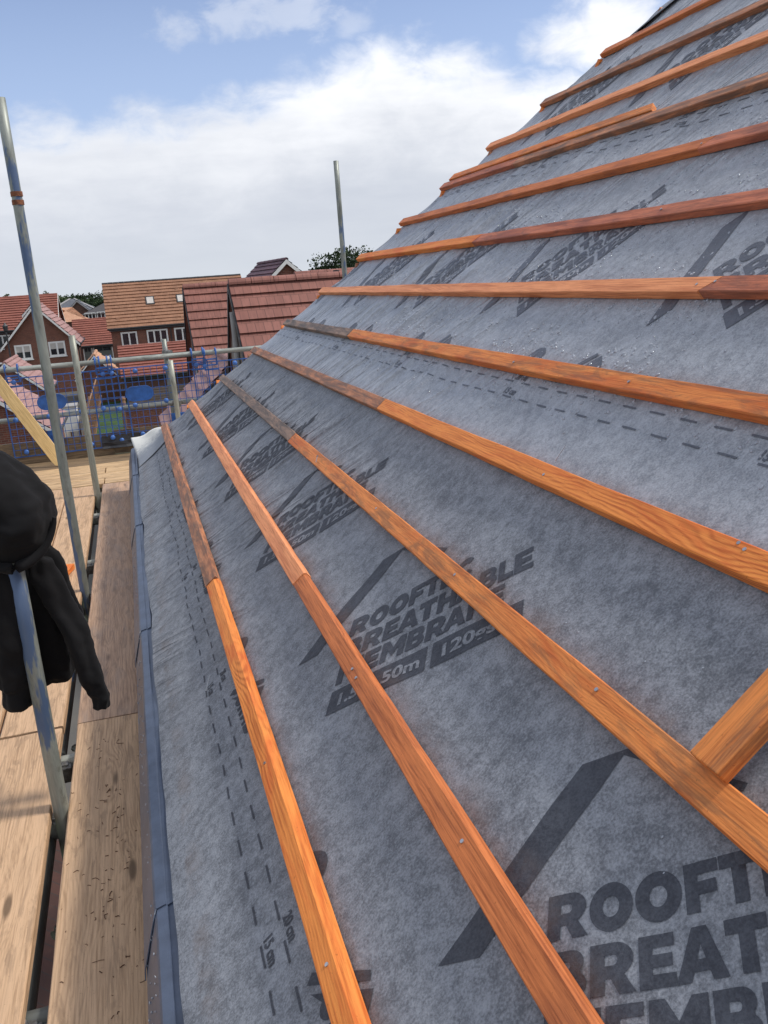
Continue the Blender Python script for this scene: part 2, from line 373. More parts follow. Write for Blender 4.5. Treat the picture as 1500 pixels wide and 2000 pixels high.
M['t_brown'] = tile_mat('roof_tile_tan', (.255, .125, .070), (.325, .165, .095), .30, .32, (.15, .07, .042))
M['t_pink'] = tile_mat('roof_tile_pink', (.33, .185, .165), (.39, .225, .205), .30, .33, (.26, .12, .11))
M['t_purple'] = tile_mat('roof_tile_purple', (.095, .045, .06), (.13, .06, .078), .3, .32, (.04, .02, .028))
M['t_slate'] = tile_mat('roof_slate', (.085, .092, .108), (.12, .128, .145), .3, .3, (.045, .048, .055))
M['t_dark'] = tile_mat('roof_tile_dark', (.055, .05, .052), (.075, .068, .07), .3, .3, (.03, .028, .03))
M['t_copper'] = tile_mat('roof_tile_peach', (.50, .27, .16), (.56, .32, .20), .3, .3, (.30, .15, .09))
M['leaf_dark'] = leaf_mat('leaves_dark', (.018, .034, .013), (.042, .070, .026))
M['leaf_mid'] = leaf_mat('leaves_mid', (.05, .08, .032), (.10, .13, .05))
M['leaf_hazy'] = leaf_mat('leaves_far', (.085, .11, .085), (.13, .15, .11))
M['bark'] = plain('bark', (.09, .07, .05), .9, 0, .3, 6, .4)
M['hood'] = None
def cloth():
    m, t, p = newmat('black_sweatshirt'); v = objco(t, False)
    n = t.noise(v, 300, 2, .6); n2_ = t.noise(v, 12, 4, .6)
    t.put(p.inputs['Base Color'], t.mix(n2_, (.0045, .0045, .0055), (.0085, .0085, .0095)))
    p.inputs['Roughness'].default_value = .9; p.inputs['Specular IOR Level'].default_value = .25
    p.inputs['Sheen Weight'].default_value = .03; p.inputs['Sheen Roughness'].default_value = .5
    bump(t, p, t.math('ADD', t.math('MULTIPLY', n, .3), n2_), .25, .006)
    return m
M['hood'] = cloth()
def drop():
    m, t, p = newmat('rain_water'); p.inputs['Base Color'].default_value = (.42, .46, .52, 1)  # pale, barely clear base puts the beads' highlights into their colour
    p.inputs['Roughness'].default_value = .06; p.inputs['Specular IOR Level'].default_value = .9; p.inputs['Transmission Weight'].default_value = .15
    p.inputs['IOR'].default_value = 1.33
    return m
M['drop'] = drop()

# ---------------------------------------------------------------- value noise for geometry
def _h(ix, iy, s):
    a = (ix.astype(np.int64)*374761393 + iy.astype(np.int64)*668265263 + s*1442695041) & 0xffffffff
    a = ((a ^ (a >> 13))*1274126177) & 0xffffffff
    return ((a ^ (a >> 16)) & 0xffff)/65535.0
def vn(x, y, s=0):
    ix = np.floor(x); iy = np.floor(y); fx = x-ix; fy = y-iy; fx = fx*fx*(3-2*fx); fy = fy*fy*(3-2*fy)
    a = _h(ix, iy, s); b_ = _h(ix+1, iy, s); c = _h(ix, iy+1, s); d = _h(ix+1, iy+1, s)
    return (a+(b_-a)*fx)*(1-fy) + (c+(d-c)*fx)*fy - .5
def sst(a, b_, x):
    t = np.clip((x-a)/(b_-a), 0, 1); return t*t*(3-2*t)

# ---------------------------------------------------------------- the roof being battened
TH, DN = 0.69912, 0.86996                 # pitch, camera distance to the roof plane
cT, sT = math.cos(TH), math.sin(TH)
ROOF = frame((DN*sT, 0, -DN*cT), (cT, 0, sT), (0, 1, 0), (-sT, 0, cT))   # local x = up the slope, y = along the eaves, z = out of the roof
GZ = -7.2                                  # ground level
EAVE = -.83
def hip(u): return 6.70 - .7335*(u+.502)
U0, GA = -.5401, .28382
DU = [.00686, -.00783, -.00113, .00382, -.01025, -.00304, .00639, .01117, 0, .0031, -.01022, .0012]
BW, BT = .048, .0255
bat_u = [U0 + k*GA + DU[k] for k in range(12)]
def mh(u, y):
    """height of the draped sheet over the rafters"""
    u = np.asarray(u, float); y = np.asarray(y, float)
    far = sst(1.6, 4.2, y)
    p = u*.50 + y*.866; q = u*.866 - y*.50
    h = (vn(p/.075, q/.75, 1)*.9 + vn(p/.16+3, q/1.1, 2)*1.1)*(.0018 + .0120*far)
    r2_ = 1-np.abs(vn(p/.055+5, q/.8+2, 33))*4.5; h += np.clip(r2_, 0, 1)**2*.0042*far*sst(-.1, .2, vn(p/.3, q/.9, 35))
    rid = 1-np.abs(vn(p/.11+9, q/1.3+4, 3))*5; h += np.clip(rid, 0, 1)**2*(.0010+.0095*far)*sst(-.1, .25, vn(p/.5, q/1.5, 5))
    upz = sst(1.2, 2.2, u); h += vn(p/.05, q/.5, 7)*.005*upz
    h += vn(u/.05, y/.05, 11)*.0011 + vn(u/.16, y/.2, 12)*.0065 + vn(p/.12, q/.5, 13)*.0035*sst(.3, .6, u)
    sag = np.sin(np.pi*((y-.42) % .6)/.6)**2
    k = (u-(U0+.024))/GA; betw = np.sin(np.pi*(k-np.floor(k)))**2
    h = h*(.35+.65*betw) - .004*sag*betw - .0035
    hd = hip(u)-y
    h -= .007*sst(.3, .0, hd)*betw
    low = sst(-.62, -.83, u); h += low*(vn(y/.3, u*0, 21)*.009 + .0045)
    return h
house = empty('unfinished_house', (.6, 3, GZ))
tag(house, 'half built house roof with grey printed membrane and orange timber battens beside the scaffold', 'house')
def sheet(name, u0, u1, du, lift=0.0, y0=-1.4, wavy=False):
    nu = int((u1-u0)/du)+1; us = np.linspace(u0, u1, nu)
    ny = 520; s_ = np.linspace(0, 1, ny)**1.0
    Ug, S = np.meshgrid(us, s_, indexing='ij'); Yh = hip(Ug)
    Yg = y0 + (Yh-y0)*S
    if wavy:
        edge = sst(u0+.05, u0, Ug); Ug = Ug + edge*(vn(Yg/.45, Yg*0, 31)*.022 + vn(Yg/.12, Yg*0, 32)*.006)
    H = mh(Ug, Yg) + lift
    vs = np.stack([Ug.ravel(), Yg.ravel(), H.ravel()], 1); me = bpy.data.meshes.new(name)
    i = np.arange(nu-1)[:, None]*ny + np.arange(ny-1)[None, :]
    fs = np.stack([i, i+ny, i+ny+1, i+1], -1).reshape(-1, 4)
    me.vertices.add(len(vs)); me.vertices.foreach_set('co', vs.ravel())
    me.loops.add(fs.size); me.loops.foreach_set('vertex_index', fs.ravel())
    me.polygons.add(len(fs)); me.polygons.foreach_set('loop_start', np.arange(len(fs))*4); me.polygons.foreach_set('loop_total', np.full(len(fs), 4))
    me.polygons.foreach_set('use_smooth', np.ones(len(fs), bool)); me.materials.append(M['membrane_wet' if lift else 'membrane']); me.materials.append(M['print_wet' if lift else 'print']); me.update(calc_edges=True)
    o = bpy.data.objects.new(name, me); COL.objects.link(o); o.matrix_basis = ROOF; relink(o, house); return o
LIFT = {1: 0.0, 2: .0022, 3: .0044}
sheets = {1: sheet('roof_membrane', -.821, .40, .011, 0, wavy=True),
          2: sheet('roof_membrane', .345, 1.56, .012, LIFT[2], y0=-.9),
          3: sheet('roof_membrane', 1.50, 3.6, .016, LIFT[3], y0=-.2)}
sheets[1]['label'] = 'lowest strip of printed grey membrane, over the eaves'
sheets[2]['label'] = 'middle strip of printed grey membrane beaded with rain'
sheets[3]['label'] = 'upper strip of printed grey membrane near the top'

# --- print on the membrane: lettering drawn flat, cut into small cells, then laid on the sheet
def arc(cx, cy, rx, ry, a0, a1, n=14): return [(cx+rx*math.cos(R(a0+(a1-a0)*i/n)), cy+ry*math.sin(R(a0+(a1-a0)*i/n))) for i in range(n+1)]
def G(ch):
    s = .30
    if ch == 'O': return .98, [arc(.49, .5, .49, .52, 0, 354, 30), arc(.49, .5, .19, .22, 0, 350, 20)]
    if ch == 'C': return .86, [arc(.5, .5, .5, .52, 38, 322, 26) + arc(.5, .5, .2, .22, 318, 42, 16)]
    if ch == 'T': return .80, [[(0, 1), (.8, 1), (.8, .72), (.55, .72), (.55, 0), (.25, 0), (.25, .72), (0, .72)]]
    if ch == 'F': return .76, [[(0, 0), (0, 1), (.76, 1), (.76, .74), (.3, .74), (.3, .6), (.7, .6), (.7, .34), (.3, .34), (.3, 0)]]
    if ch == 'E': return .80, [[(0, 0), (0, 1), (.78, 1), (.78, .75), (.3, .75), (.3, .62), (.73, .62), (.73, .38), (.3, .38), (.3, .25), (.8, .25), (.8, 0)]]
    if ch == 'L': return .72, [[(0, 0), (0, 1), (.3, 1), (.3, .27), (.72, .27), (.72, 0)]]
    if ch == 'H': return .92, [[(0, 0), (0, 1), (.3, 1), (.3, .64), (.62, .64), (.62, 1), (.92, 1), (.92, 0), (.62, 0), (.62, .36), (.3, .36), (.3, 0)]]
    if ch == 'N': return .94, [[(0, 0), (0, 1), (.27, 1), (.64, .5), (.64, 1), (.94, 1), (.94, 0), (.68, 0), (.3, .52), (.3, 0)]]
    if ch == 'M': return 1.10, [[(0, 0), (0, 1), (.3, 1), (.55, .58), (.8, 1), (1.1, 1), (1.1, 0), (.81, 0), (.81, .52), (.56, .14), (.54, .14), (.29, .52), (.29, 0)]]
    if ch == 'A': return 1.04, [[(0, 0), (.37, 1), (.67, 1), (1.04, 0), (.73, 0), (.67, .18), (.36, .18), (.3, 0)], [(.43, .4), (.61, .4), (.52, .68)]]
    if ch == 'R': return .92, [[(0, 0), (0, 1), (.45, 1)] + arc(.5, .66, .38, .34, 90, -60, 12) + [(.92, 0), (.58, 0), (.42, .3), (.3, .3), (.3, 0)], [(.3, .55), (.3, .76), (.44, .76)] + arc(.46, .655, .1, .105, 90, -90, 8)]
    if ch == 'B': return .90, [[(0, 0), (0, 1), (.5, 1)] + arc(.54, .74, .30, .26, 90, -40, 8) + arc(.56, .29, .34, .29, 50, -90, 10), [(.3, .6), (.3, .77), (.47, .77)] + arc(.47, .685, .08, .085, 90, -90, 6), [(.3, .22), (.3, .41), (.5, .41)] + arc(.5, .315, .09, .095, 90, -90, 6)]
    if ch == 'G': return .9, [arc(.5, .5, .5, .52, 40, 330, 26) + [(.96, .55), (.5, .55), (.5, .35), (.66, .35)] + arc(.5, .5, .2, .22, 320, 45, 14)]
    return .4, []
def curve_mesh(splines, cells, name):
    cu_ = bpy.data.curves.new(name, 'CURVE'); cu_.dimensions = '2D'; cu_.fill_mode = 'BOTH'
    for pl in splines:
        sp_ = cu_.splines.new('POLY'); sp_.points.add(len(pl)-1)
        for i, (x, y) in enumerate(pl): sp_.points[i].co = (x, y, 0, 1)
        sp_.use_cyclic_u = True
    return obj_to_cells(cu_, cells, name)
def obj_to_cells(cu_, cells, name, xf=None):
    ob = bpy.data.objects.new(name, cu_); COL.objects.link(ob)
    dg = bpy.context.evaluated_depsgraph_get(); me = bpy.data.meshes.new_from_object(ob.evaluated_get(dg)); bpy.data.objects.remove(ob)
    bm = bmesh.new(); bm.from_mesh(me)
    if xf: bm.transform(xf)
    bmesh.ops.remove_doubles(bm, verts=bm.verts, dist=1e-6)
    xs = [v.co.x for v in bm.verts]; ys = [v.co.y for v in bm.verts]
    for ax, lo, hi in ((0, min(xs), max(xs)), (1, min(ys), max(ys))):
        c = math.floor(lo/cells)*cells + cells
        while c < hi:
            no = (1, 0, 0) if ax == 0 else (0, 1, 0); pc = (c, 0, 0) if ax == 0 else (0, c, 0)
            bmesh.ops.bisect_plane(bm, geom=bm.verts[:]+bm.edges[:]+bm.faces[:], dist=1e-7, plane_co=pc, plane_no=no); c += cells
    bmesh.ops.triangulate(bm, faces=bm.faces)
    V = np.array([v.co[:2] for v in bm.verts]); F = [tuple(v.index for v in f.verts) for f in bm.faces]; bm.free()
    return V, F
HL = .0585
def place_word(items, b0, out):
    for ch, a0, a1 in items:
        wd, cs = G(ch)
        for c in cs: out.append([(a0+(x/wd)*(a1-a0), b0+y*HL) for x, y in c])
big = [[(0, 0), (.072, 0), (.296, .239), (.456, .131), (.463, .141), (.303, .247), (.228, .247)]]
place_word([('R', .180, .239), ('O', .241, .301), ('O', .304, .365), ('F', .369, .412), ('T', .414, .460), ('E', .463, .502), ('C', .505, .552)], 0, big)
place_word([('B', .180, .238), ('R', .243, .302), ('E', .306, .351), ('A', .350, .412), ('T', .411, .460), ('H', .465, .517), ('A', .516, .576), ('B', .579, .625), ('L', .629, .666), ('E', .669, .715)], -.0735, big)
place_word([('M', .180, .257), ('E', .263, .311), ('M', .316, .385), ('B', .390, .440), ('R', .444, .498), ('A', .494, .554), ('N', .557, .607), ('E', .611, .650)], -.1435, big)
big.append([(.176, -.225), (.459, -.225), (.459, -.160), (.176, -.160)]); big.append([(.474, -.225), (.700, -.225), (.700, -.160), (.474, -.160)])
BV, BF = curve_mesh(big, .016, 'print_outline')
def text_cells(s, x, y, size, wid, cells, italic=0.0):
    cu_ = bpy.data.curves.new('t', 'FONT'); cu_.body = s; cu_.size = size; cu_.shear = italic; cu_.offset = .0012*size/.04; cu_.fill_mode = 'BOTH'
    ob = bpy.data.objects.new('t', cu_); COL.objects.link(ob); bpy.context.view_layer.update(); d = ob.dimensions.copy(); bpy.data.objects.remove(ob)
    sx = wid/d.x
    return obj_to_cells(cu_, cells, 't', Matrix.Translation((x, y, 0)) @ Matrix.Diagonal((sx, 1, 1, 1)))
K1 = text_cells('1.5 x 50m', .198, -.208, .043, .235, .012); K2 = text_cells('120gsm', .492, -.208, .043, .185, .012)
AN = R(53.5); eb = (math.sin(AN), -math.cos(AN)); nb = (math.cos(AN), math.sin(AN))
PRINTS = {1: [], 2: [], 3: []}
def lay(V, F, org, dirs, lift, strip, name, mat, ulim, ylo=-.8):
    """lay flat lettering on the sheet (cells beyond the sheet's edges are dropped)"""
    P = np.array(org) + V[:, :1]*np.array(dirs[0]) + V[:, 1:2]*np.array(dirs[1])
    ok = (P[:, 0] > ulim[0]) & (P[:, 0] < ulim[1]) & (P[:, 1] < hip(P[:, 0])-.02) & (P[:, 1] > ylo)
    F = [f for f in F if all(ok[i] for i in f)]
    if not F: return None
    Z = mh(P[:, 0], P[:, 1]) + LIFT[strip] + lift
    used = sorted({i for f in F for i in f}); mp = {v: i for i, v in enumerate(used)}
    PRINTS[strip].append(([(P[i, 0], P[i, 1], Z[i]) for i in used], [tuple(mp[i] for i in f) for f in F], 0 if mat is M['membrane'] else 1))
    return True
def lim(s): return {1: (-.82, .34), 2: (.35, 1.50), 3: (1.51, 3.5)}[s]
for strip, tu, ty in ((1, -.366, .917), (2, .790, 1.818), (3, 1.937, 1.30)):
    for k in range(-1, 6):
        y = ty + k*1.0155; lf = .0009 + .0011*min(1, max(0, (y-1)/3))
        o = lay(BV, BF, (tu, y), (eb, nb), lf, strip, 'printed_logo', M['print'], lim(strip))
        if o is None: continue
        for V, F in (K1, K2): lay(V, F, (tu, y), (eb, nb), lf+.0006+.0006*min(1, max(0, (y-1)/3)), strip, 'printed_size', M['membrane'], lim(strip))
# narrow strip of small print by the lap lines: emblem, arcs and heavy lettering turned sideways
sm = [[(.070, .170), (.176, .075), (.182, .090), (.085, .182)], [(.072, .150), (.142, .018), (.176, .060)]]
for yy in (.37, .285):
    sm.append(arc(.100, yy, .078, .052, 84, -84, 12) + arc(.090, yy, .056, .028, -80, 80, 10))
GRW = []
for i, ch in enumerate('GRAB'):
    wd, cs = G(ch)
    for c in cs: GRW.append([(.078 + y*.055, .205 - (i+x/wd*.86)*.048 - .13) for x, y in c])
SV, SF = curve_mesh(sm, .02, 'strip_print'); GV, GF = curve_mesh(GRW, .02, 'strip_words')
for strip, mu, ty in ((1, -.6434, .917), (2, .5123, 1.818), (3, 1.66, 1.30)):
    for k in range(-1, 6):
        y = ty + k*1.0155; lf = .001 + .001*min(1, max(0, (y-1)/3))
        lay(SV, SF, (mu, y), ((1, 0), (0, 1)), lf, strip, 'printed_emblem', M['print'], lim(strip))
        lay(GV, GF, (mu+.002, y+.05), ((1, 0), (0, 1)), lf, strip, 'printed_word', M['print'], lim(strip))
T15 = text_cells('15 cm', 0, 0, .030, .062, .02); T20 = text_cells('20 cm', 0, 0, .030, .062, .02)
for strip, mu, ph in ((1, -.6434, .03), (2, .5123, .04), (3, 1.66, .03)):
    for off, nm in ((0, '15'), (.05, '20')):
        mb = MB(); y = -.7 + ph + (0 if off else .04)
        mbv = []; fs = []
        while y < 7:
            if y < hip(mu+off)-.06:
                for j in range(4):
                    b0 = len(mbv); ya, yb = y+j*.0125, y+(j+1)*.0125
                    mbv += [(mu+off-.0022, ya), (mu+off+.0022, ya), (mu+off+.0022, yb), (mu+off-.0022, yb)]; fs.append((b0, b0+1, b0+2, b0+3))
            y += .1015
        V = np.array(mbv); lay(V, fs, (0, 0), ((1, 0), (0, 1)), .0014, strip, 'printed_dashes', M['print'], lim(strip))
    for k in range(-1, 6):
        yy = (1.255 if strip == 1 else 2.184 if strip == 2 else 1.7) + k*1.0155
        lay(T15[0], T15[1], (mu+.008, yy), ((0, -1), (1, 0)), .0013, strip, 'printed_measure', M['print'], lim(strip))
        lay(T20[0], T20[1], (mu+.058, yy), ((0, -1), (1, 0)), .0013, strip, 'printed_measure', M['print'], lim(strip))

for st_, items in PRINTS.items():          # the print is part of its sheet
    bm = bmesh.new(); bm.from_mesh(sheets[st_].data)
    for vv, ff, mi in items:
        bv = [bm.verts.new(p) for p in vv]
        for f in ff:
            nf = bm.faces.new([bv[i] for i in f]); nf.material_index = mi; nf.smooth = True
            nf.normal_update()
            if nf.normal.z < 0: nf.normal_flip()
    bm.to_mesh(sheets[st_].data); bm.free()
# --- hip end of the roof (slopes away behind the hip)
hx = lambda u: ROOF @ Vector((u, hip(u), float(mh(u, hip(u)))-.002))
mb = MB(); nu = 140; nv = 40; vs = []; fs = []
for i in range(nu+1):
    u = -.835 + (3.6+.835)*i/nu; p = hx(u)
    e = ROOF @ Vector((-.835, hip(-.835), -.004))
    for j in range(nv+1):
        t = j/nv; L = (p.z - e.z)
        z = p.z - L*t; y = p.y + L*t/math.tan(TH)
        kk = (z-e.z)/(GA*sT); wv = -.010*math.sin(math.pi*(kk % 1))**2*(1 if 0 < t < 1 else 0)
        vs.append((p.x, y + wv*sT, z + wv*cT))
for i in range(nu):
    for j in range(nv): fs.append((i*(nv+1)+j, i*(nv+1)+j+1, (i+1)*(nv+1)+j+1, (i+1)*(nv+1)+j))
mb.add(vs, fs, True); o = mb.build('hip_end_membrane', M['membrane'], house); o['label'] = 'grey membrane on the far sloping hip end'
# --- battens
NY = (0, 1, 0); UX = (cT, 0, sT); NZ = (-sT, 0, cT)
def batten(name, u, ya, yb, mat, wd=BW, th=BT, parent=house, lift=0.0, skew=0.0, cut_a=0.0, cut_b=0.0, wane=0.0):
    """local x runs from the near end (ya) to the far end (yb), y up the slope, z out of the roof"""
    n = max(3, int(abs(yb-ya)/.06)); L = yb-ya; vs = []; sd = random.random()*50
    prof = [(0, 0), (0, 1), (1, 1), (1, 0)]; br = .0022
    ring = [(br, 0), (0, br), (0, th-br), (br, th), (wd/2, th), (wd-br-wane, th), (wd, th-br-wane*.8), (wd, br), (wd-br, 0)]
    m = len(ring)
    for i in range(n+1):
        x = L*i/n
        for (yy, zz) in ring:
            dx = 0
            if i == 0: dx = cut_a*(yy/wd)
            if i == n: dx = -cut_b*(yy/wd)
            wob = float(vn(np.array(x/.13+sd), np.array(yy*40), 3))*.0016; wz = float(vn(np.array(x/.4+sd), np.array(0.0), 5))*.003
            vs.append((x+dx, yy+wob+skew*x, zz + (wob*.6 if zz > th*.5 else 0) + (wz if zz > th*.5 else 0)))
    fs = [(i*m+j, (i+1)*m+j, (i+1)*m+(j+1) % m, i*m+(j+1) % m) for i in range(n) for j in range(m)]
    mb = MB(); mb.add(vs, fs); mb.add(vs[:m], [tuple(range(m))]); mb.add(vs[-m:], [tuple(reversed(range(m)))])
    P = ROOF @ Vector((u, ya, lift))
    return mb.build(name, mat, parent, frame(P, NY, UX, tuple(-c for c in NZ)) @ Matrix.Diagonal((1, 1, -1, 1)), clean=True)
tips = [6.66, 6.46, 6.231, 6.066, 5.843, 5.691, 5.492, 5.262, 5.087, 4.895, 4.616, 4.378]
runs = [  # joints (distance from camera), then materials from near to far, with what sets a piece apart
 ([2.862], [('bat_orange', 'bright orange batten with swirling grain, lowest row'), ('bat_dark', 'dark weathered far piece of the lowest batten row')]),
 ([2.259], [('bat_brown', 'red-brown near piece of the second batten row'), ('bat_salmon', 'clean salmon-orange far piece of the second batten row')]),
 ([3.469], [('bat_tan', 'tan batten with blackened upper edge, third row'), ('bat_black', 'blackened far piece of the third batten row')]),
 ([2.870], [('bat_orange', 'orange near piece of the fourth batten row'), ('bat_dark', 'faded pinkish brown far piece of the fourth row')]),
 ([4.063], [('bat_tan', 'golden tan batten of the fifth row'), ('bat_black', 'dark mottled far end of the fifth row')]),
 ([1.672], [('bat_red', None), ('bat_salmon', 'long salmon batten with a slanted joint')]),
 ([3.526], [('bat_red', None), ('bat_orange', 'short orange far piece of the seventh row')]),
 ([2.311], [('bat_red', None), ('bat_brown', None)]),
 ([4.058], [('bat_dark', None), ('bat_red', None)]),
 ([], [('bat_salmon', None)]), ([], [('bat_dark', None)]), ([], [('bat_brown', None)]),
]
near_end = [-.3, -.6, -.9, -.9, -.9, -.5, -.5, 0, 0, .3, .3, .3]
bats = []
for k, (js, ms) in enumerate(runs):
    ys = [near_end[k]] + js + [tips[k]]; row = []
    for i, (mt, lb) in enumerate(ms):
        gap = .0015
        cut = .045 if (k, i) in ((5, 0), (6, 0), (7, 0)) else 0
        lw = {(0, 1): .004, (1, 1): .003, (3, 1): -.001}.get((k, i), 0.0)
        o = batten('batten', bat_u[k] - (.003 if (k, i) == (0, 1) else 0), ys[i]+(gap if i else 0), ys[i+1]-(gap if i < len(ms)-1 else 0), M[mt],
                   wd=BW+(.003 if (k, i) in ((0, 1), (1, 1)) else 0), th=BT+lw, skew=random.uniform(-.0006, .0006),
                   wane=.010 if (k, i) == (0, 0) else .004 if k == 1 else 0)
        if k in (5, 6, 7) and js:     # slanted joint: shear the meeting ends the same way
            for v in o.data.vertices:
                L = ys[i+1]-ys[i]
                if (i == 0 and v.co.x > L-.02) or (i == 1 and v.co.x < .02): v.co.x += -.045*(v.co.y/BW) + .02
        if lb: o['label'] = lb
        row.append((o, ys[i], ys[i+1]))
    bats.append(row)
def nail_at(k, y, off):
    for o, a, b_ in bats[k]:
        if a <= y < b_:
            mb = MB(); P = ROOF @ Vector((bat_u[k]+off, y, BT+.0014)); nz = Vector(NZ)
            mb.tube([P - nz*.002, P + nz*.0006], .0034, 10); mb.build('nail_head', M['nail'], o); return
for k, y, off in [(1, 1.645, .021), (1, 1.605, .018), (1, 1.018, .027), (2, 1.601, .025), (2, 1.03, .031), (3, 1.022, .043), (3, 1.003, .037), (5, 1.659, .03), (5, 1.715, .022),
                  (0, 1.05, .022), (0, 1.64, .02), (4, 1.02, .02), (4, 1.63, .022), (3, 1.62, .02), (2, 2.2, .024), (4, 2.21, .02), (6, 1.63, .025), (6, 2.2, .025), (7, 1.64, .02), (8, 1.62, .02), (8, 2.3, .02), (7, 2.33, .02)]:
    nail_at(k, y, off)
# battens of the hip end, their tips show above the hip
e0 = ROOF @ Vector((EAVE, hip(EAVE), 0))
for k, zz in enumerate(np.arange(e0.z+.14, 1.6, GA*sT)):
    xh = e0.x + (zz-e0.z)/math.tan(TH); yh = e0.y - (zz-e0.z)/math.tan(TH)
    mb = MB(); L = 5.0
    O = Vector((xh+.03, yh+.012, zz-.004)); X = Vector((1, 0, 0)); Yv = Vector((0, -cT, sT)); Z = Vector((0, sT, cT))
    mb.box((0, 0, 0), (L, BW, BT)); mb.build('batten', M['bat_orange' if k % 3 else 'bat_dark'], house, frame(O, X, Yv, Z), bevel=.002)
# --- eaves tray in 1.5 m lengths
prof = [(-.015, -1.188), (-.057, -1.2190), (-.069, -1.2055), (-.0845, -1.2120), (-.0870, -1.2085), (-.1055, -1.2145), (-.1095, -1.2190), (-.118, -1.245), (-.139, -1.318), (-.139, -1.330)]
th_ = [.0]
ends = [-1.4, .03, 1.58, 3.13, 4.68, 6.05, 7.12]
for i in range(len(ends)-1):
    a, b_ = ends[i], ends[i+1]; sgn = .0035*(i % 2) + .0022*i*0; n = 24; vs = []; m = len(prof)
    lift = .0032 if i % 2 else 0.0
    for s_ in range(n+1):
        t = s_/n
        for j, (x, z) in enumerate(prof):
            y = a + (b_-a)*t
            if s_ == 0: y += (-.055*sst(5, 9, j) - .01) ; 
            if s_ == n: y += .03
            nearl = (1-t)*.0035 if True else 0
            flare = .003*(1-t)**3*sst(6, 9, j)
            wv = float(vn(np.array(y/.35), np.array(j*.7), 41))*.0022
            vs.append((x - nearl*.55 - flare - wv, y, z + nearl + wv))
    fs = [(s_*m+j, s_*m+j+1, (s_+1)*m+j+1, (s_+1)*m+j) for s_ in range(n) for j in range(m-1)]
    mb = MB(); mb.add(vs, fs); o = mb.build('eaves_tray', M['tray'], house)
    sol = o.modifiers.new('thickness', 'SOLIDIFY'); sol.thickness = .0022; sol.offset = -1
# fascia, soffit and wall under the eaves
mb = MB(); mb.box((-.110, -1.4, -1.50), (-.088, 7.02, -1.235)); mb.build('fascia', M['dark_trim'], house)
mb = MB(); mb.box((-.086, -1.4, -1.42), (.25, 7.0, -1.40)); mb.build('soffit', M['dark_trim'], house)
mb = MB(); mb.box((.20, -6, GZ), (9.0, 6.75, -1.43)); mb.build('wall', M['brick_near'], house)
# corner of the membrane curling up at the eaves, paler towards its far end
def corner():
    vs = []; fs = []; n = 22; mm = 16
    A0, A1 = at(270, 838, 7.0), at(327, 833, 6.62)
    for i in range(n+1):
        s_ = i/n
        for j in range(mm+1):
            t = j/mm
            u = EAVE + .022 + .296*s_; y = 6.15 + (hip(u)-6.15+.02)*t
            lft = .06*(1-s_)**.9*max(0, t-.25)**1.5/.65 + .02*t*(1-s_) + .005
            lft += .012*math.sin(s_*7+t*3)*t*t
            v = ROOF @ Vector((u + .02*t*(1-s_), y + .10*(1-s_)*t*t, float(mh(u, min(y, hip(u))))*.6 + lft)); vs.append(v)
    for i in range(n):
        for j in range(mm): fs.append((i*(mm+1)+j, (i+1)*(mm+1)+j, (i+1)*(mm+1)+j+1, i*(mm+1)+j+1))
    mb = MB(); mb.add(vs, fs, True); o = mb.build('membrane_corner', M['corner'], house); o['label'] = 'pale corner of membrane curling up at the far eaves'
    sol = o.modifiers.new('thickness', 'SOLIDIFY'); sol.thickness = .0015
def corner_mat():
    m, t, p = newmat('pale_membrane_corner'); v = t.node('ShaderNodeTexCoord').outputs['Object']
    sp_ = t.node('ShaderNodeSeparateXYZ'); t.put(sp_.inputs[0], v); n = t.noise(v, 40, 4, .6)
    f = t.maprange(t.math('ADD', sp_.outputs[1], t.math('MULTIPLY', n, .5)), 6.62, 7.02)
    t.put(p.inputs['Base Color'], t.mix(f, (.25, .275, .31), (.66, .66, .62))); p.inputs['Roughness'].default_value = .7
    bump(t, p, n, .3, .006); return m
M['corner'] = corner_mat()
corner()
# loose fold of membrane lifting over the top of the hip
vs = []; fs = []; n = 30; mm = 10
for i in range(n+1):
    u = 2.60 + 1.0*i/n; s0 = float(sst(2.58, 2.9, u)); amp = .024*s0
    for j in range(mm+1):
        t = j/mm; y = hip(u) - .004 - (.02+.20*s0)*t
        h = amp*math.sin(math.pi/2*min(1, 1.25*t))
        vs.append(ROOF @ Vector((u, y, h*(1-.10*t) + .008*float(sst(2.5, 2.7, u))*t - .014)))
for i in range(n):
    for j in range(mm): fs.append((i*(mm+1)+j, i*(mm+1)+j+1, (i+1)*(mm+1)+j+1, (i+1)*(mm+1)+j))
mb = MB(); mb.add(vs, fs, True); o = mb.build('membrane_fold', M['membrane'], house); o['label'] = 'loose fold of membrane lifting over the top of the hip'
sol = o.modifiers.new('thickness', 'SOLIDIFY'); sol.thickness = .002
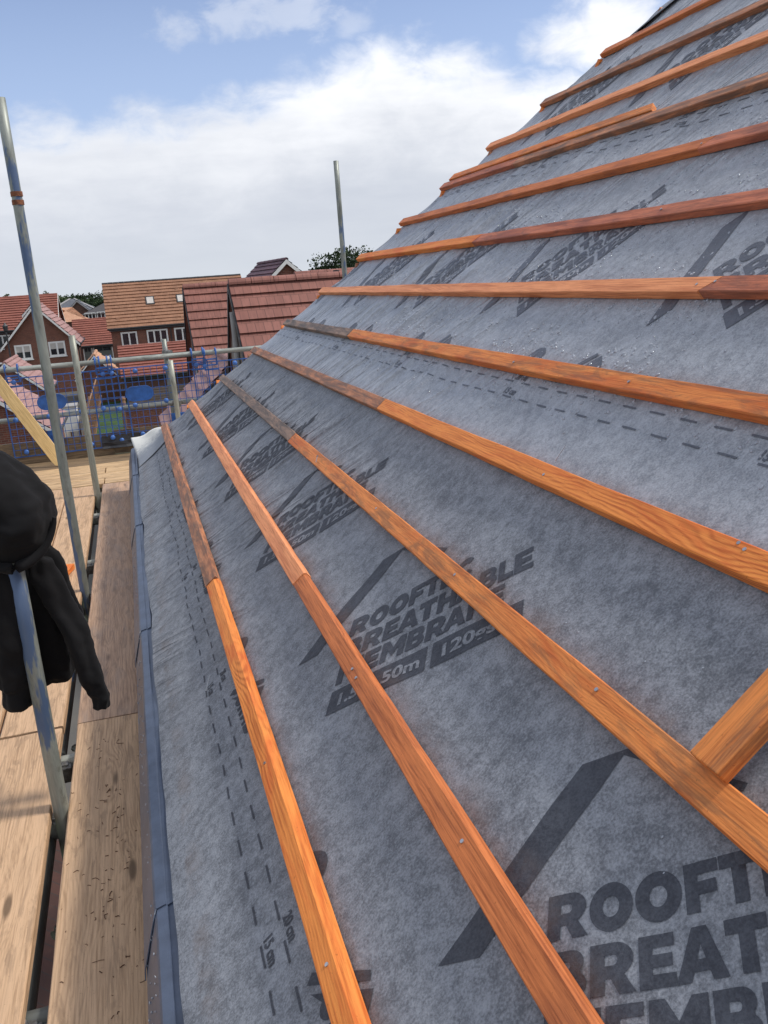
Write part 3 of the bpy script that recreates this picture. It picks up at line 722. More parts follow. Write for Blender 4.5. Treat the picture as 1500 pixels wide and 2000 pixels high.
# rain beads
def beads():
    mb = MB(); rs = np.random.RandomState(4)
    n = 0
    while n < 3200:
        u = rs.uniform(.38, 2.0); y = rs.uniform(.6, 5.2)
        dens = sst(.42, .62, u)*sst(1.95, 1.3, u)*(.15+.85*sst(-.12, .12, vn(np.array(u/.13), np.array(y/.22), 8)))*sst(5.6, 3.2, y)
        if rs.rand() > dens or y > hip(u)-.05: continue
        kk = (u-U0)/GA % 1
        if kk < .19: continue
        s_ = rs.uniform(.35, 1.0)**1.3; L = .0072*s_; wd = .0034*s_
        z = float(mh(u, y)) + (LIFT[2] if u < 1.5 else LIFT[3])
        a = rs.normal(.35, .5); c_, s2 = math.cos(a), math.sin(a)
        Mx = Matrix(((c_, -s2, 0), (s2, c_, 0), (0, 0, 1)))
        mb.sphere((u, y, z+.0003), (L, wd*1.1, .0022*s_+.0008), 7, 4, Mx); n += 1
    for _ in range(120):
        u = rs.uniform(-.45, .4); y = rs.uniform(.5, 3); z = float(mh(u, y)); s_ = rs.uniform(.3, .7)
        if ((u-U0)/GA % 1) < .19: continue
        mb.sphere((u, y, z+.0003), (.004*s_, .0025*s_, .0015*s_), 7, 4)
    o = mb.build('rain_beads', M['drop'], house, ROOF); o['kind'] = 'stuff'
    mb = MB()
    for _ in range(260):
        y = rs.uniform(.7, 4.5); t = rs.rand(); x = -.112 - .024*t; z = -1.222 - .085*t; s_ = rs.uniform(.4, 1)*.0028
        mb.sphere((x-.004, y, z+.002), (s_*.7, s_, s_*1.3), 6, 4)
    o = mb.build('tray_beads', M['drop'], house); o['kind'] = 'stuff'
beads()

# --- loose pieces on the roof
def loose(name, cat, label, P, X, Y_, Z, L, wd, th, mat, group=None):
    mb = MB(); mb.box((0, 0, 0), (L, wd, th)); o = mb.build(name, mat, None, frame(P, X, Y_, Z), bevel=.002)
    tag(o, label, cat, group); return o
rv = lambda u, y, h: ROOF @ Vector((u, y, h))
n_ = Vector(NZ)
loose('timber_offcut', 'timber offcut', 'orange timber offcut bridging the third and fourth battens at the lower right', rv(.070, .7475, BT+.001), UX, NY, NZ, .30, .052, .0245, M['bat_tan'])
lb = batten('loose_batten', bat_u[8]+BW+.006, 2.95, 5.02, M['bat_tan'], wd=.05, parent=None, lift=.004)
tag(lb, 'loose tan batten laid along the upper side of a fixed batten near the top', 'batten')
for v in lb.data.vertices:
    if v.co.x < .03: v.co.x += .05*(v.co.y/.05)
def nail(P, d, label, L=.055):
    mb = MB(); P = Vector(P); d = Vector(d).normalized()
    mb.tube([P, P+d*L*.86, P+d*L], [.0013, .0013, .0003], 8); mb.tube([P-d*.001, P+d*.0005], .0034, 10)
    o = mb.build('nail', M['nail']); tag(o, label, 'nail', 'loose nails on the roof'); return o
t1 = Vector(UX); t2 = Vector(NY)
nail(rv(-.636, 2.235, .006), t1*.9 + t2*.2 + n_*.5, 'bright bent nail on the membrane by the 15 cm dashes', .045)
nail(rv(.386, 1.665, .006), t1*.9 - t2*.3 + n_*.35, 'loose nail just above the fourth batten at the right', .04)
nail(rv(.056, 2.96, BT+.008), t2*-.8 - t1*.3 + n_*.05, 'dark nail lying on the third batten', .06)

# ---------------------------------------------------------------- scaffold
BZ = -1.52                                  # top of the boards
TR = .02415
scaf = empty('scaffold', (-.41, 4.65, GZ)); tag(scaf, 'tubular scaffold with grey and blue painted steel poles around the roof edge', 'scaffold')
def pole(name, p, q, mat, label=None):
    p, q = Vector(p), Vector(q); mb = MB(); L = (q-p).length
    d = (q-p)/L; ref = Vector((1, 0, 0)) if abs(d.x) < .9 else Vector((0, 0, 1))
    x = ref.cross(d).normalized(); y = d.cross(x)
    mb.pipe((0, 0, 0), (0, 0, L), TR); o = mb.build(name, M[mat], scaf, frame(p, x, y, d))
    if label: o['label'] = label
    return o
pC = pole('standard', (-.408, 2.55, GZ), (-.403, 2.55, -.66), 'tube_blue', 'short pole with the black hoodie hung over its top')
pA = pole('standard', (-.408, 4.66, GZ), (-.421, 4.66, .907), 'tube_blue', 'tall leaning-looking pole with a rusty band, left of the picture')
pB = pole('standard', (-.408, 7.0, GZ), (-.413, 7.0, -.281), 'tube_plain', 'mid height pole beyond the tall one')
pE = pole('standard', (.372, 8.45, GZ), (.340, 8.45, -.640), 'tube_plain', 'pale cut off pole in front of the guard rail')
pE2 = pole('standard', (.33, 8.86, GZ), (.320, 8.86, -.462), 'tube_blue', 'blue tipped pole behind the guard rail')
pD = pole('standard', (2.10, 8.45, GZ), (2.088, 8.45, 1.060), 'tube_blue', 'tall pole standing up behind the roof')
pole('standard', (-1.36, 8.86, GZ), (-1.36, 8.86, -.45), 'tube')
pole('guard_rail', (-3.0, 8.78, -.618), (6.0, 8.78, -.628), 'tube', 'upper guard rail across the far end')
pole('guard_rail', (-3.0, 8.78, -1.10), (6.0, 8.78, -1.045), 'tube', 'middle guard rail behind the blue mesh guards')
pole('ledger', (-.462, -1.5, BZ-.125), (-.462, 9.3, BZ-.125), 'tube_dark')
pole('ledger', (-.395, -1.5, BZ-.30), (-.395, 9.3, BZ-.30), 'tube_dark')
for y in (.55, 1.78, 2.95, 4.15, 5.35, 6.55, 8.2): pole('transom', (-1.5, y, BZ-.066), (.15, y, BZ-.066), 'tube_dark' if y < 2.5 else 'tube')
for y in (7.5, 8.6): pole('transom', (-1.5, y, BZ-.066), (6, y, BZ-.066), 'tube')
for x in (-1.2, 1.6, 3.0, 4.5): pole('ledger', (x, 7.1, BZ-.12), (x, 9.2, BZ-.12), 'tube')
mb = MB()
for s_ in (0, .038): mb.tube([(-.4195, 4.66, .475-s_), (-.4195, 4.66, .475+.022-s_)], TR+.0035, 20)
mb.build('tape_band', M['tape'], pA)
def coupler(P, turn=0.0):
    P = Vector(P); e = MB()
    Mx = Matrix.Translation(P) @ Matrix.Rotation(turn, 4, 'Z')
    e.box((-.030, -.034, -.028), (.030, .034, .028), Mx)
    for s_ in (-1, 1): e.tube([Mx @ Vector((s_*.036, -.026, .012)), Mx @ Vector((s_*.036, .026, .012))], .013, 8)
    e.box((-.045, -.018, .018), (.02, .018, .034), Mx)
    o = e.build('coupler', M['steel'], scaf, bevel=.004)
    b_ = MB(); b_.tube([Mx @ Vector((-.012, 0, .03)), Mx @ Vector((-.012, 0, .070))], .0062, 8); b_.tube([Mx @ Vector((-.012, 0, .036)), Mx @ Vector((-.012, 0, .050))], .0115, 6, smooth=False)
    b_.build('bolt', M['bright'], o); return o
for y in (1.78, 2.62, 2.95, 4.15, 4.74, 5.35, 6.55, 7.07): coupler((-.430, y-.03, BZ-.085 if y not in (1.78,) else BZ-.082), random.uniform(-.3, .3))
for y in (2.3, 2.75, 3.4, 1.4): coupler((-.40, y, BZ-.27), random.uniform(-.8, .8))
coupler((.335, 8.82, -.60)); coupler((.36, 8.60, -1.07))
coupler((-1.36, 8.82, -.61))
# ---- boards
def board(x0, x1, y0, y1, mat, label, z=BZ, group='scaffold boards of the walkway', along='y', th=.038, name='scaffold_board'):
    mb = MB(); wd = (x1-x0) if along == 'y' else (y1-y0); L = (y1-y0) if along == 'y' else (x1-x0)
    n = max(4, int(L/.15)); vs = []
    sd = random.random()*99
    ring = [(.004, 0), (0, .004), (0, th-.004), (.004, th), (wd*.33, th), (wd*.66, th), (wd-.004, th), (wd, th-.004), (wd, .004), (wd-.004, 0)]; m = len(ring)
    for i in range(n+1):
        for (a_, c_) in ring:
            wob = float(vn(np.array(i*.7+sd), np.array(a_*9), 6))*.003; e = 0
            if i in (0, n): e = (float(vn(np.array(a_*30+sd), np.array(2.0), 9)))*.008
            vs.append((L*i/n+e, a_ + (wob if a_ in (0, wd) else 0), c_ + wob*.5))
    fs = [(i*m+j, i*m+(j+1) % m, (i+1)*m+(j+1) % m, (i+1)*m+j) for i in range(n) for j in range(m)]
    mb.add(vs, fs); mb.add(vs[:m], [tuple(range(m))]); mb.add(vs[-m:], [tuple(reversed(range(m)))])
    if along == 'y': F = frame((x1, y0, z-th), (0, 1, 0), (-1, 0, 0), (0, 0, 1))
    else: F = frame((x0, y0, z-th), (1, 0, 0), (0, 1, 0), (0, 0, 1))
    o = mb.build(name, mat, None, F, clean=True); tag(o, label, 'scaffold board' if name == 'scaffold_board' else 'toe board', group); return o
board(-.380, -.150, -1.3, 3.088, M['board'], 'near board beside the roof eaves, speckled with dark debris')
board(-.381, -.150, 3.103, 7.40, M['board_grey'], 'far board beside the roof eaves, greyer and damp stained', BZ-.002)
board(-.655, -.4335, -1.3, 3.085, M['board'], 'near board left of the gap, under the poles')
board(-.652, -.4325, 3.108, 7.39, M['board'], 'far board left of the gap, with an orange offcut on it', BZ-.003)
board(-.888, -.664, -.3, 3.6, M['board'], 'near board third from the roof', BZ-.001)
board(-.884, -.658, 3.61, 7.38, M['board'], 'far board third from the roof, behind the hoodie', BZ+.001)
board(-1.122, -.894, .3, 4.2, M['board'], 'near outer board beyond the hoodie', BZ-.002)
board(-1.120, -.892, 4.21, 7.38, M['board_grey'], 'far outer board beyond the hoodie')
rows = [7.42, 7.645, 7.87, 8.10, 8.33, 8.56, 8.745]
nm = ['nearest', 'second', 'third', 'fourth', 'fifth', 'last']
for i in range(6):
    x1_ = [-.36, 3.0, -.37, 3.0, -.36, 3.0][i]
    mt = M['board_far'] if i < 4 else M['board_brown']  # the two farthest rows take the darker brown
    if i in (0, 2):
        board(-1.6, -.372, rows[i], rows[i+1]-.008, mt, nm[i]+' cross board left of the poles at the far end', BZ+.002*(i % 3), 'cross boards at the far end', 'x')
        board(-.362, 3.0, rows[i], rows[i+1]-.008, mt, nm[i]+' cross board right of the poles at the far end', BZ+.003, 'cross boards at the far end', 'x')
    else: board(-1.6, 3.0, rows[i], rows[i+1]-.008, mt, nm[i]+' cross board spanning the far end of the walkway', BZ+.001*i, 'cross boards at the far end', 'x')
def toe(x0, x1, y, z0, z1, label):
    mb = MB(); mb.box((0, 0, 0), (x1-x0, z1-z0, .038)); o = mb.build('toe_board', M['board_brown'], None, frame((x0, y, z0), (1, 0, 0), (0, 0, 1), (0, -1, 0)), bevel=.004)
    tag(o, label, 'toe board', 'toe boards at the far end')
toe(-1.60, -.291, 8.79, BZ+.0, BZ+.215, 'left toe board on edge under the blue mesh guards')
toe(-.29, 3.0, 8.80, BZ+.004, BZ+.235, 'right toe board on edge behind the black rubber flap')
# dark debris marks and twigs on the near boards
mb = MB(); rs = np.random.RandomState(9)
for _ in range(120):
    x = rs.uniform(-.375, -.16); y = rs.uniform(1.35, 3.0)
    if rs.rand() < .5: x = -.25 + rs.normal(0, .035)
    L = rs.uniform(.002, .009)*(1 if rs.rand() < .85 else 2.2); a_ = rs.uniform(0, math.pi); q = [(x, y)]
    for k in range(3):
        a_ += rs.normal(0, .6); q.append((q[-1][0]+math.cos(a_)*L/2, q[-1][1]+math.sin(a_)*L/2))
    mb.tube([(p[0], p[1], BZ+.0012) for p in q], .0005+.0008*rs.rand(), 5)
o = mb.build('bark_crumbs', plain('crumbs', (.12, .06, .03), .9)); tag(o, 'dark bark crumbs and twigs scattered on the near board', 'debris', kind='stuff')
OFP = Vector((-.628, 4.50, BZ+.001))
d = Vector((.125, .51, 0)).normalized(); s_ = Vector((d.y, -d.x, 0))
oc = loose('timber_offcut', 'timber offcut', 'short bright orange timber offcut lying on the boards beside the hoodie', OFP, tuple(d), tuple(-s_), (0, 0, 1), .60, .06, .030, M['bat_orange'])
# yellow plank leaning on the far guard rail
p0 = at(118, 897, 8.40); p0.z = BZ+.03; p1 = at(-8, 742, 8.70)
dd_ = (p1-p0); L = dd_.length+.35; dd_.normalize(); sd = Vector((dd_.z, 0, -dd_.x)).normalized(); nn = dd_.cross(sd).normalized()
mb = MB(); n = 10; poly = [(0, .03), (.02, .006), (.07, 0), (L, 0), (L, .115), (.03, .115), (0, .075)]
vs = [(x, y-.057, 0) for x, y in poly] + [(x, y-.057, .024) for x, y in poly]; k = len(poly)
mb.add(vs, [tuple(reversed(range(k))), tuple(range(k, 2*k))] + [(i, (i+1) % k, (i+1) % k+k, i+k) for i in range(k)])
o = mb.build('leaning_plank', M['plank'], None, frame(p0, tuple(dd_), tuple(sd), tuple(nn)), bevel=.002); tag(o, 'pale yellow plank leaning diagonally against the far guard rail', 'plank')
# ---- blue mesh brick guards
def guard(label, hooks=(.16, .84), flap=False, Wd=1.10, H=.74, oval=.40, box=.45):
    g = empty('mesh_guard'); tag(g, label, 'mesh guard', 'blue mesh guards hooked on the far guard rail')
    m_ = MB(); pitx, pitz = .0585, .066; nx = int(Wd/pitx); nz_ = int(H/pitz)
    for i in range(nx+1):
        x = i*Wd/nx; r = .0033 if i not in (0, nx) else .007
        m_.bar((x, 0, -H), (x, 0, 0), r*1.5, r*1.5, (0, 1, 0))
    for j in range(nz_+1):
        z = -j*H/nz_; r = .0033 if j not in (0, nz_) else .007
        m_.bar((0, .001, z), (Wd, .001, z), r*1.5, r*1.5)
    m_.build('grid', M['blue'], g)
    for hx_ in hooks:
        h_ = MB(); x = hx_*Wd
        for s_ in (-.055, .055):
            pts_ = [(x+s_, -.004, -.03), (x+s_, -.034, .03), (x+s_, -.036, .085), (x+s_, -.018, .125), (x+s_, .012, .128), (x+s_, .034, .10), (x+s_, .034, .05)]
            h_.tube(pts_, .0085, 7)
        h_.bar((x-.06, -.006, -.03), (x+.06, -.006, -.03), .014, .012); h_.bar((x-.07, -.006, -.075), (x+.07, -.006, -.075), .012, .012); h_.bar((x-.055, -.03, .028), (x+.055, -.03, .028), .012, .012)
        h_.build('hook', M['blue'], g)
    for (bx_, bz_) in ((.10, .045), (.37, .045), (.63, .045), (.90, .045), (.06, .52), (.33, .52), (.60, .50), (.92, .52), (.10, .94), (.36, .94), (.64, .94), (.90, .93)):
        b_ = MB(); b_.sphere((bx_*Wd, -.012, -bz_*H), (.024, .014, .024), 10, 6); b_.build('boss', M['blue_pale'], g)
    o_ = MB(); ox = oval*Wd; k = 28; ring = []
    for i in range(k):
        a_ = 2*math.pi*i/k; cxx = .055 if math.cos(a_) > 0 else -.055
        ring.append((ox+cxx+.078*math.cos(a_), -.25+.073*math.sin(a_)))
    f_ = [(x, -.014, z) for x, z in ring]; b2 = [(x, -.004, z) for x, z in ring]; inr = [(ox+(x-ox)*.9, -.014, -.25+(z+.25)*.88) for x, z in ring]; inr2 = [(x, -.0115, z) for x, _, z in inr]
    o_.add(f_+b2+inr+inr2, [(i, (i+1) % k, (i+1) % k+k, i+k) for i in range(k)] + [(i, i+2*k, (i+1) % k+2*k, (i+1) % k) for i in range(k)] + [(i+2*k, i+3*k, (i+1) % k+3*k, (i+1) % k+2*k) for i in range(k)] + [tuple(range(3*k, 4*k))])
    o_.build('name_plate', M['blue'], g, clean=True)
    s2 = MB(); x = box*Wd+.03; z = -.80*H
    s2.box((x-.07, -.012, z-.075), (x+.07, -.004, z+.075)); s2.box((x-.045, -.016, z-.05), (x+.045, -.0122, z-.035)); s2.box((x-.045, -.016, z+.02), (x+.045, -.0122, z+.035)); s2.box((x-.045, -.016, z-.0345), (x-.033, -.0122, z+.0195))
    s2.build('square_plate', M['blue'], g, bevel=.006)
    if flap:
        f2 = MB(); kx = 18
        vs = []
        for i in range(kx+1):
            x = Wd*i/kx*1.25; wv = .008*math.sin(i*1.7)
            for (yy, zz) in ((-.006, -H+.055), (-.012+wv*.4, -H+.01), (-.03, -H+.0), (-.03+wv, -H-.035), (-.05+wv, -H-.055)): vs.append((x, yy, zz))
        f2.add(vs, [(i*5+j, i*5+j+1, (i+1)*5+j+1, (i+1)*5+j) for i in range(kx) for j in range(4)])
        o2 = f2.build('rubber_flap', M['rubber'], g); so_ = o2.modifiers.new('t', 'SOLIDIFY'); so_.thickness = .006
    return g
def put(g, loc, rz=0.0, tilt=0.0, rx=0.0): g.matrix_basis = Matrix.Translation(loc) @ Matrix.Rotation(rz, 4, 'Z') @ Matrix.Rotation(tilt, 4, 'Y') @ Matrix.Rotation(rx, 4, 'X')
g1 = guard('left blue mesh guard behind the leaning plank', (.10, .86), oval=.375, box=.33); put(g1, (-1.20, 8.735, -.700), 0, -.004, .0)
g2 = guard('middle blue mesh guard with a wavy black rubber flap along its foot', (.10, .92), True, oval=.38, box=.66, H=.69); put(g2, (-.40, 8.725, -.700), 0, -.004, .02)
g3 = guard('right blue mesh guard, partly hidden by the roof', (.16, .8), oval=.7, box=.5); put(g3, (.56, 8.735, -.712), 0, -.004)
g4 = guard('blue mesh guard seen edge on at the far left corner', (.2, .8)); put(g4, (-1.285, 8.62, -.70), R(-92), 0, -.10)

# ---------------------------------------------------------------- black hoodie hung over the short pole
def hoodie():
    root = empty('hoodie', (-.45, 2.62, -1.1)); tag(root, 'black hooded sweatshirt hanging from the short scaffold pole', 'hoodie')
    def loft(name, rings, n=36, fold=0.0, seed=0, folds=5, cap=True):
        """rings: centre, half width, half depth, tilt"""
        vs = []; fs = []
        ms_ = []
        for i in range(len(rings)-1):          # interpolate for smoothness
            for t in (0, .25, .5, .75):
                a_, b_ = rings[i], rings[i+1]; ms_.append([a_[0]*(1-t)+b_[0]*t, a_[1]*(1-t)+b_[1]*t, a_[2]*(1-t)+b_[2]*t])
        ms_.append(list(rings[-1])[:3]); N = len(ms_)
        for i, (c, rx, ry) in enumerate(ms_):
            for k in range(n):
                a_ = 2*math.pi*k/n
                f = 1 + fold*math.sin(folds*a_ + seed + 2.2*math.sin(i*.16+seed)) + fold*.6*float(vn(np.array(k*.55+seed), np.array(i*.10), 15))*2
                f += fold*.45*math.sin(2*folds*a_+i*.13+seed) + fold*1.2*(abs(math.sin(folds*.5*a_+.35*i+seed))**6)*.5
                vs.append(c + Vector((rx*math.cos(a_)*f, ry*math.sin(a_)*f, float(vn(np.array(k*.5), np.array(i*.3+seed), 4))*.012)))
        for i in range(N-1):
            for k in range(n): fs.append((i*n+k, i*n+(k+1) % n, (i+1)*n+(k+1) % n, (i+1)*n+k))
        mb = MB(); mb.add(vs, fs, True)
        if cap:
            mb.add([vs[k] for k in range(n)], [tuple(reversed(range(n)))], True); mb.add([vs[(N-1)*n+k] for k in range(n)], [tuple(range(n))], True)
        o = mb.build(name, M['hood'], root, clean=True)
        sb = o.modifiers.new('smooth', 'SUBSURF'); sb.levels = sb.render_levels = 1
        for sz, stg in ((.11, .022), (.035, .011)):
            tx = bpy.data.textures.new('creases', 'CLOUDS'); tx.noise_scale = sz; tx.noise_depth = 1
            dm = o.modifiers.new('creases', 'DISPLACE'); dm.texture = tx; dm.strength = stg; dm.texture_coords = 'LOCAL'
        return o
    Y = 2.62
    def P(px, py, y=Y): return at(px, py, y)
    s = 1/ (CAM_F/ (Y*1.03))   # metres per pixel at this distance
    # torso hanging behind the pole
    loft('torso', [(P(45, 1050, 2.66), 40*s, .06), (P(42, 1110, 2.67), 78*s, .075), (P(48, 1180, 2.68), 84*s, .07), (P(60, 1240, 2.69), 82*s, .062), (P(70, 1290, 2.69), 74*s, .055), (P(82, 1318, 2.69), 60*s, .05), (P(90, 1332, 2.69), 40*s, .03)], fold=.13, seed=1.0, folds=6)
    # hem band
    # right sleeve, hanging free in front of the boards
    loft('sleeve', [(P(76, 1085, 2.62), 22*s, .045), (P(92, 1130, 2.62), 25*s, .045), (P(119, 1190, 2.62), 25*s, .045), (P(150, 1240, 2.61), 23*s, .04), (P(168, 1290, 2.60), 20*s, .035), (P(182, 1330, 2.60), 20*s, .034), (P(193, 1352, 2.60), 20*s, .032), (P(199, 1360, 2.60), 17*s, .03), (P(198, 1384, 2.60), 16*s, .028)], fold=.12, seed=3.0, folds=3, n=24)
    loft('sleeve', [(P(-6, 1090, 2.58), 40*s, .05), (P(4, 1180, 2.58), 40*s, .05), (P(16, 1260, 2.58), 36*s, .045), (P(28, 1315, 2.58), 34*s, .04), (P(33, 1338, 2.58), 32*s, .038), (P(36, 1345, 2.58), 26*s, .034), (P(37, 1383, 2.58), 25*s, .032)], fold=.11, seed=5.0, folds=3, n=24)
    # hood, a heavy fold draped over the pole top
    ho = loft('hood', [(P(-34, 878, 2.56), 12*s, .03), (P(-30, 900, 2.55), 40*s, .07), (P(-16, 935, 2.54), 66*s, .105), (P(-3, 980, 2.53), 84*s, .12), (P(6, 1022, 2.52), 82*s, .12), (P(12, 1055, 2.52), 72*s, .105), (P(16, 1080, 2.53), 56*s, .08), (P(18, 1096, 2.54), 30*s, .045)], fold=.075, seed=2.0, folds=5, n=48)
    # rim of the hood
    pts_ = []
    for i in range(25):
        t = i/24; a_ = R(-15 - 140*t)
        c = P(4, 1003, 2.44); pts_.append(c + Vector((math.cos(a_)*80*s, -.0 + .05*abs(math.cos(a_)), math.sin(a_)*98*s)))
    mb = MB(); mb.tube(pts_, [.006+.010*math.sin(math.pi*i/24) for i in range(25)], 10); mb.build('hood_rim', M['hood'], root)
hoodie()

# ---------------------------------------------------------------- buildings
def window(parent, M0, wd, ht, panes, blind=False, trim='white'):
    """M0: frame with x along the wall, y out of the wall, z up; centred"""
    f = MB(); t = .105*min(1.2, wd/1.0)
    f.box((-wd/2, 0, -ht/2), (wd/2, .06, -ht/2+t)); f.box((-wd/2, 0, ht/2-t), (wd/2, .06, ht/2))
    for i in range(panes+1):
        x = -wd/2 + (wd-t)*i/panes; f.box((x, .001, -ht/2+t), (x+t, .059, ht/2-t))
    f.box((-wd/2-.06, .0, -ht/2-.07), (wd/2+.06, .10, -ht/2-.002))
    o = f.build('window', M[trim], parent, M0)
    g = MB(); g.box((-wd/2+t*.5, .005, -ht/2+t*.5), (wd/2-t*.5, .02, ht/2-t*.5)); g.build('pane', M['glass'], o, M0)
    if blind:
        g = MB(); g.box((-wd/2+t, .021, .0), (wd/2-t, .026, ht/2-t)); g.build('blind', M['blind'], o, M0)
    return o
def slope(name, parent, M0, L, Ls, mat, course=.32, step=None, rnd=.0):
    far = (M0.translation.y > 55); step = step or (.075 if far else .048); course = .40 if far else course
    """M0: x along the eaves, y up the slope"""
    n = max(2, round(Ls/course)); c = Ls/n; vs = []; fs = []
    nx = max(1, int(L/1.0))
    for i in range(n):
        for (yy, zz) in ((i*c, .0), (i*c-.02, step), ((i+1)*c-.02, .006)):
            for k in range(nx+1): vs.append((L*k/nx, yy, zz + (float(vn(np.array(k*.8), np.array(i*.9), 3))*.006 if zz == step else 0)))
    r = nx+1
    for i in range(3*n-1):
        for k in range(nx): fs.append((i*r+k, i*r+k+1, (i+1)*r+k+1, (i+1)*r+k))
    mb = MB(); mb.add(vs, fs); mb.box((0, 0, -.08), (L, Ls, -.004))
    return mb.build(name, mat, parent, M0)
def gable(name, label, cat, base, yaw, L, wf, wb, ze, zr, roof, wall='brick', zg=GZ, barge='white', ridge=None, over=.25, eo=.3, group=None, gut='dark_trim', backze=None, course=.32, bd=.20):
    """ridge runs along local +x from the base point at height zr; front eaves at local y=-wf"""
    r = empty(name, (base[0], base[1], zg), yaw); tag(r, label, cat, group)
    Rz = Matrix.Translation((base[0], base[1], 0)) @ Matrix.Rotation(yaw, 4, 'Z')
    zb = backze if backze is not None else zr-(zr-ze)*wb/wf
    pf = math.atan2(zr-ze, wf); pb = math.atan2(zr-zb, wb)
    x0, x1, y0, y1 = over, L-over, -wf+eo, wb-eo; zf = zr-math.tan(pf)*(wf-eo)-.1; zbk = zr-math.tan(pb)*(wb-eo)-.1; zt = zr-.12
    vs = [(x0, y0, zg), (x1, y0, zg), (x1, y1, zg), (x0, y1, zg), (x0, y0, zf), (x1, y0, zf), (x1, y1, zbk), (x0, y1, zbk), (x0, 0, zt), (x1, 0, zt)]
    mb = MB(); mb.add(vs, [(0, 1, 5, 4), (2, 3, 7, 6), (0, 4, 8, 7, 3), (1, 2, 6, 9, 5), (4, 5, 9, 8), (6, 7, 8, 9), (0, 3, 2, 1)])
    mb.build('wall', M[wall], r, Rz)
    lf = math.hypot(zr-ze, wf); lb_ = math.hypot(zr-zb, wb)
    slope('roof_slope', r, Rz @ frame((0, -wf, ze), (1, 0, 0), (0, math.cos(pf), math.sin(pf)), (0, -math.sin(pf), math.cos(pf))), L, lf, M[roof], course)
    slope('roof_slope', r, Rz @ frame((L, wb, zb), (-1, 0, 0), (0, -math.cos(pb), math.sin(pb)), (0, math.sin(pb), math.cos(pb))), L, lb_, M[roof], course)
    rg = MB(); n = max(1, round(L/.45))
    for i in range(n):
        xa, xb = L*i/n, L*(i+1)/n-.012; rr = .115+.006*(i % 2)
        arc_ = [(rr*math.cos(a_), rr*math.sin(a_)*.9-.02) for a_ in np.linspace(-.1, math.pi+.1, 9)]
        vs = [(xa, y, zr+z) for y, z in arc_] + [(xb, y, zr+z) for y, z in arc_]
        rg.add(vs, [(k, k+1, k+10, k+9) for k in range(8)] + [tuple(range(8, -1, -1)), tuple(range(9, 18))], False)
    rg.build('ridge_tiles', M[ridge or roof], r, Rz)
    if barge:
        for xx in (0, L):
            b_ = MB(); s_ = -1 if xx == 0 else 1
            for (ye, zz, pp) in ((-wf, ze, 1), (wb, zb, -1)):
                q = MB()
                a_ = Vector((xx, 0, zr-.01)); c_ = Vector((xx, ye, zz-.01)); dn = Vector((0, 0, -bd))
                w_ = Vector((s_*.028, 0, 0))
                vv = [a_, c_, c_+dn, a_+dn]; vs = vv + [v+w_ for v in vv]
                b_.add(vs, [(0, 1, 2, 3), (7, 6, 5, 4), (0, 4, 5, 1), (1, 5, 6, 2), (2, 6, 7, 3), (3, 7, 4, 0)])
            b_.build('bargeboard', M[barge], r, Rz)
    g_ = MB(); g_.tube([(0, -wf-.05, ze-.03), (L, -wf-.05, ze-.03)], .06, 8); g_.box((over*.5, -wf+.02, ze-.22), (L-over*.5, -wf+.05, ze-.02)); g_.build('gutter', M[gut], r, Rz)
    return r, Rz
def wface(Rz, wf, x, z, eo=.3): return Rz @ frame((x, -wf+eo-.03, z), (1, 0, 0), (0, -1, 0), (0, 0, 1))
def gface(Rz, y, z, over=.25): return Rz @ frame((over-.03, y, z), (0, -1, 0), (-1, 0, 0), (0, 0, 1))
pipe_m = M['dark_trim']

# tan roofed house across the gardens
YR, YE = 79.5, 75.0
a_, b_, c_ = at(199, 557, YR), at(470, 539, YR), at(213, 643, YE)
r, Rz = gable('house', 'tan tiled brick house with two skylights and white casement windows', 'house', (a_.x, YR), 0, b_.x-a_.x, YR-YE, 4.5, c_.z, a_.z+.1, 't_brown', 'brick', barge=None, ridge='dark_trim')
for px, py, wpx, n in ((253, 662, 29, 2), (308, 657, 38, 3), (357, 653, 30, 2)):
    p = at(px, py, YE+.27); window(r, wface(Rz, YR-YE, p.x-a_.x, p.z), wpx*YE/CAM_F*1.0, 1.16, n)
pf = math.atan2(a_.z+.1-c_.z, YR-YE)
for px, py in ((293, 588), (353, 584)):
    for it in range(1):
        # point on the slope
        d = at(px, py, 1.0); t = None
        # plane through eaves line: z = ze + (Y-YE)*tan
        tn = math.tan(pf); t = (c_.z - YE*tn)/(d.z - tn); P = d*t
    u_ = (P.y-YE)/math.cos(pf); F = Rz @ frame((P.x-a_.x, -(YR-YE)+(P.y-YE), P.z), (1, 0, 0), (0, math.cos(pf), math.sin(pf)), (0, -math.sin(pf), math.cos(pf)))
    q = MB(); q.box((-.36, -.5, .0), (.36, .5, .10)); sk = q.build('skylight', M['dark_trim'], r, F); q = MB(); q.box((-.27, -.40, .101), (.27, .40, .115)); q.build('pane', M['blind'], sk, F)
q = MB()
for px, py in ((292, 570), (346, 566), (231, 625), (357, 620)):
    d = at(px, py, 1.0); tn = math.tan(pf); t = (c_.z - YE*tn)/(d.z - tn); P = d*t; q.box((P.x-a_.x-.14, P.y-YR-.05, P.z), (P.x-a_.x+.14, P.y-YR+.15, P.z+.14))
q.build('roof_vent', M['t_copper'], r, Rz)
p = at(334, 650, YE+.2); q = MB(); q.tube([(p.x-a_.x, -(YR-YE)+.2, GZ), (p.x-a_.x, -(YR-YE)+.2, c_.z-.1)], .045, 8); q.build('downpipe', pipe_m, r, Rz)

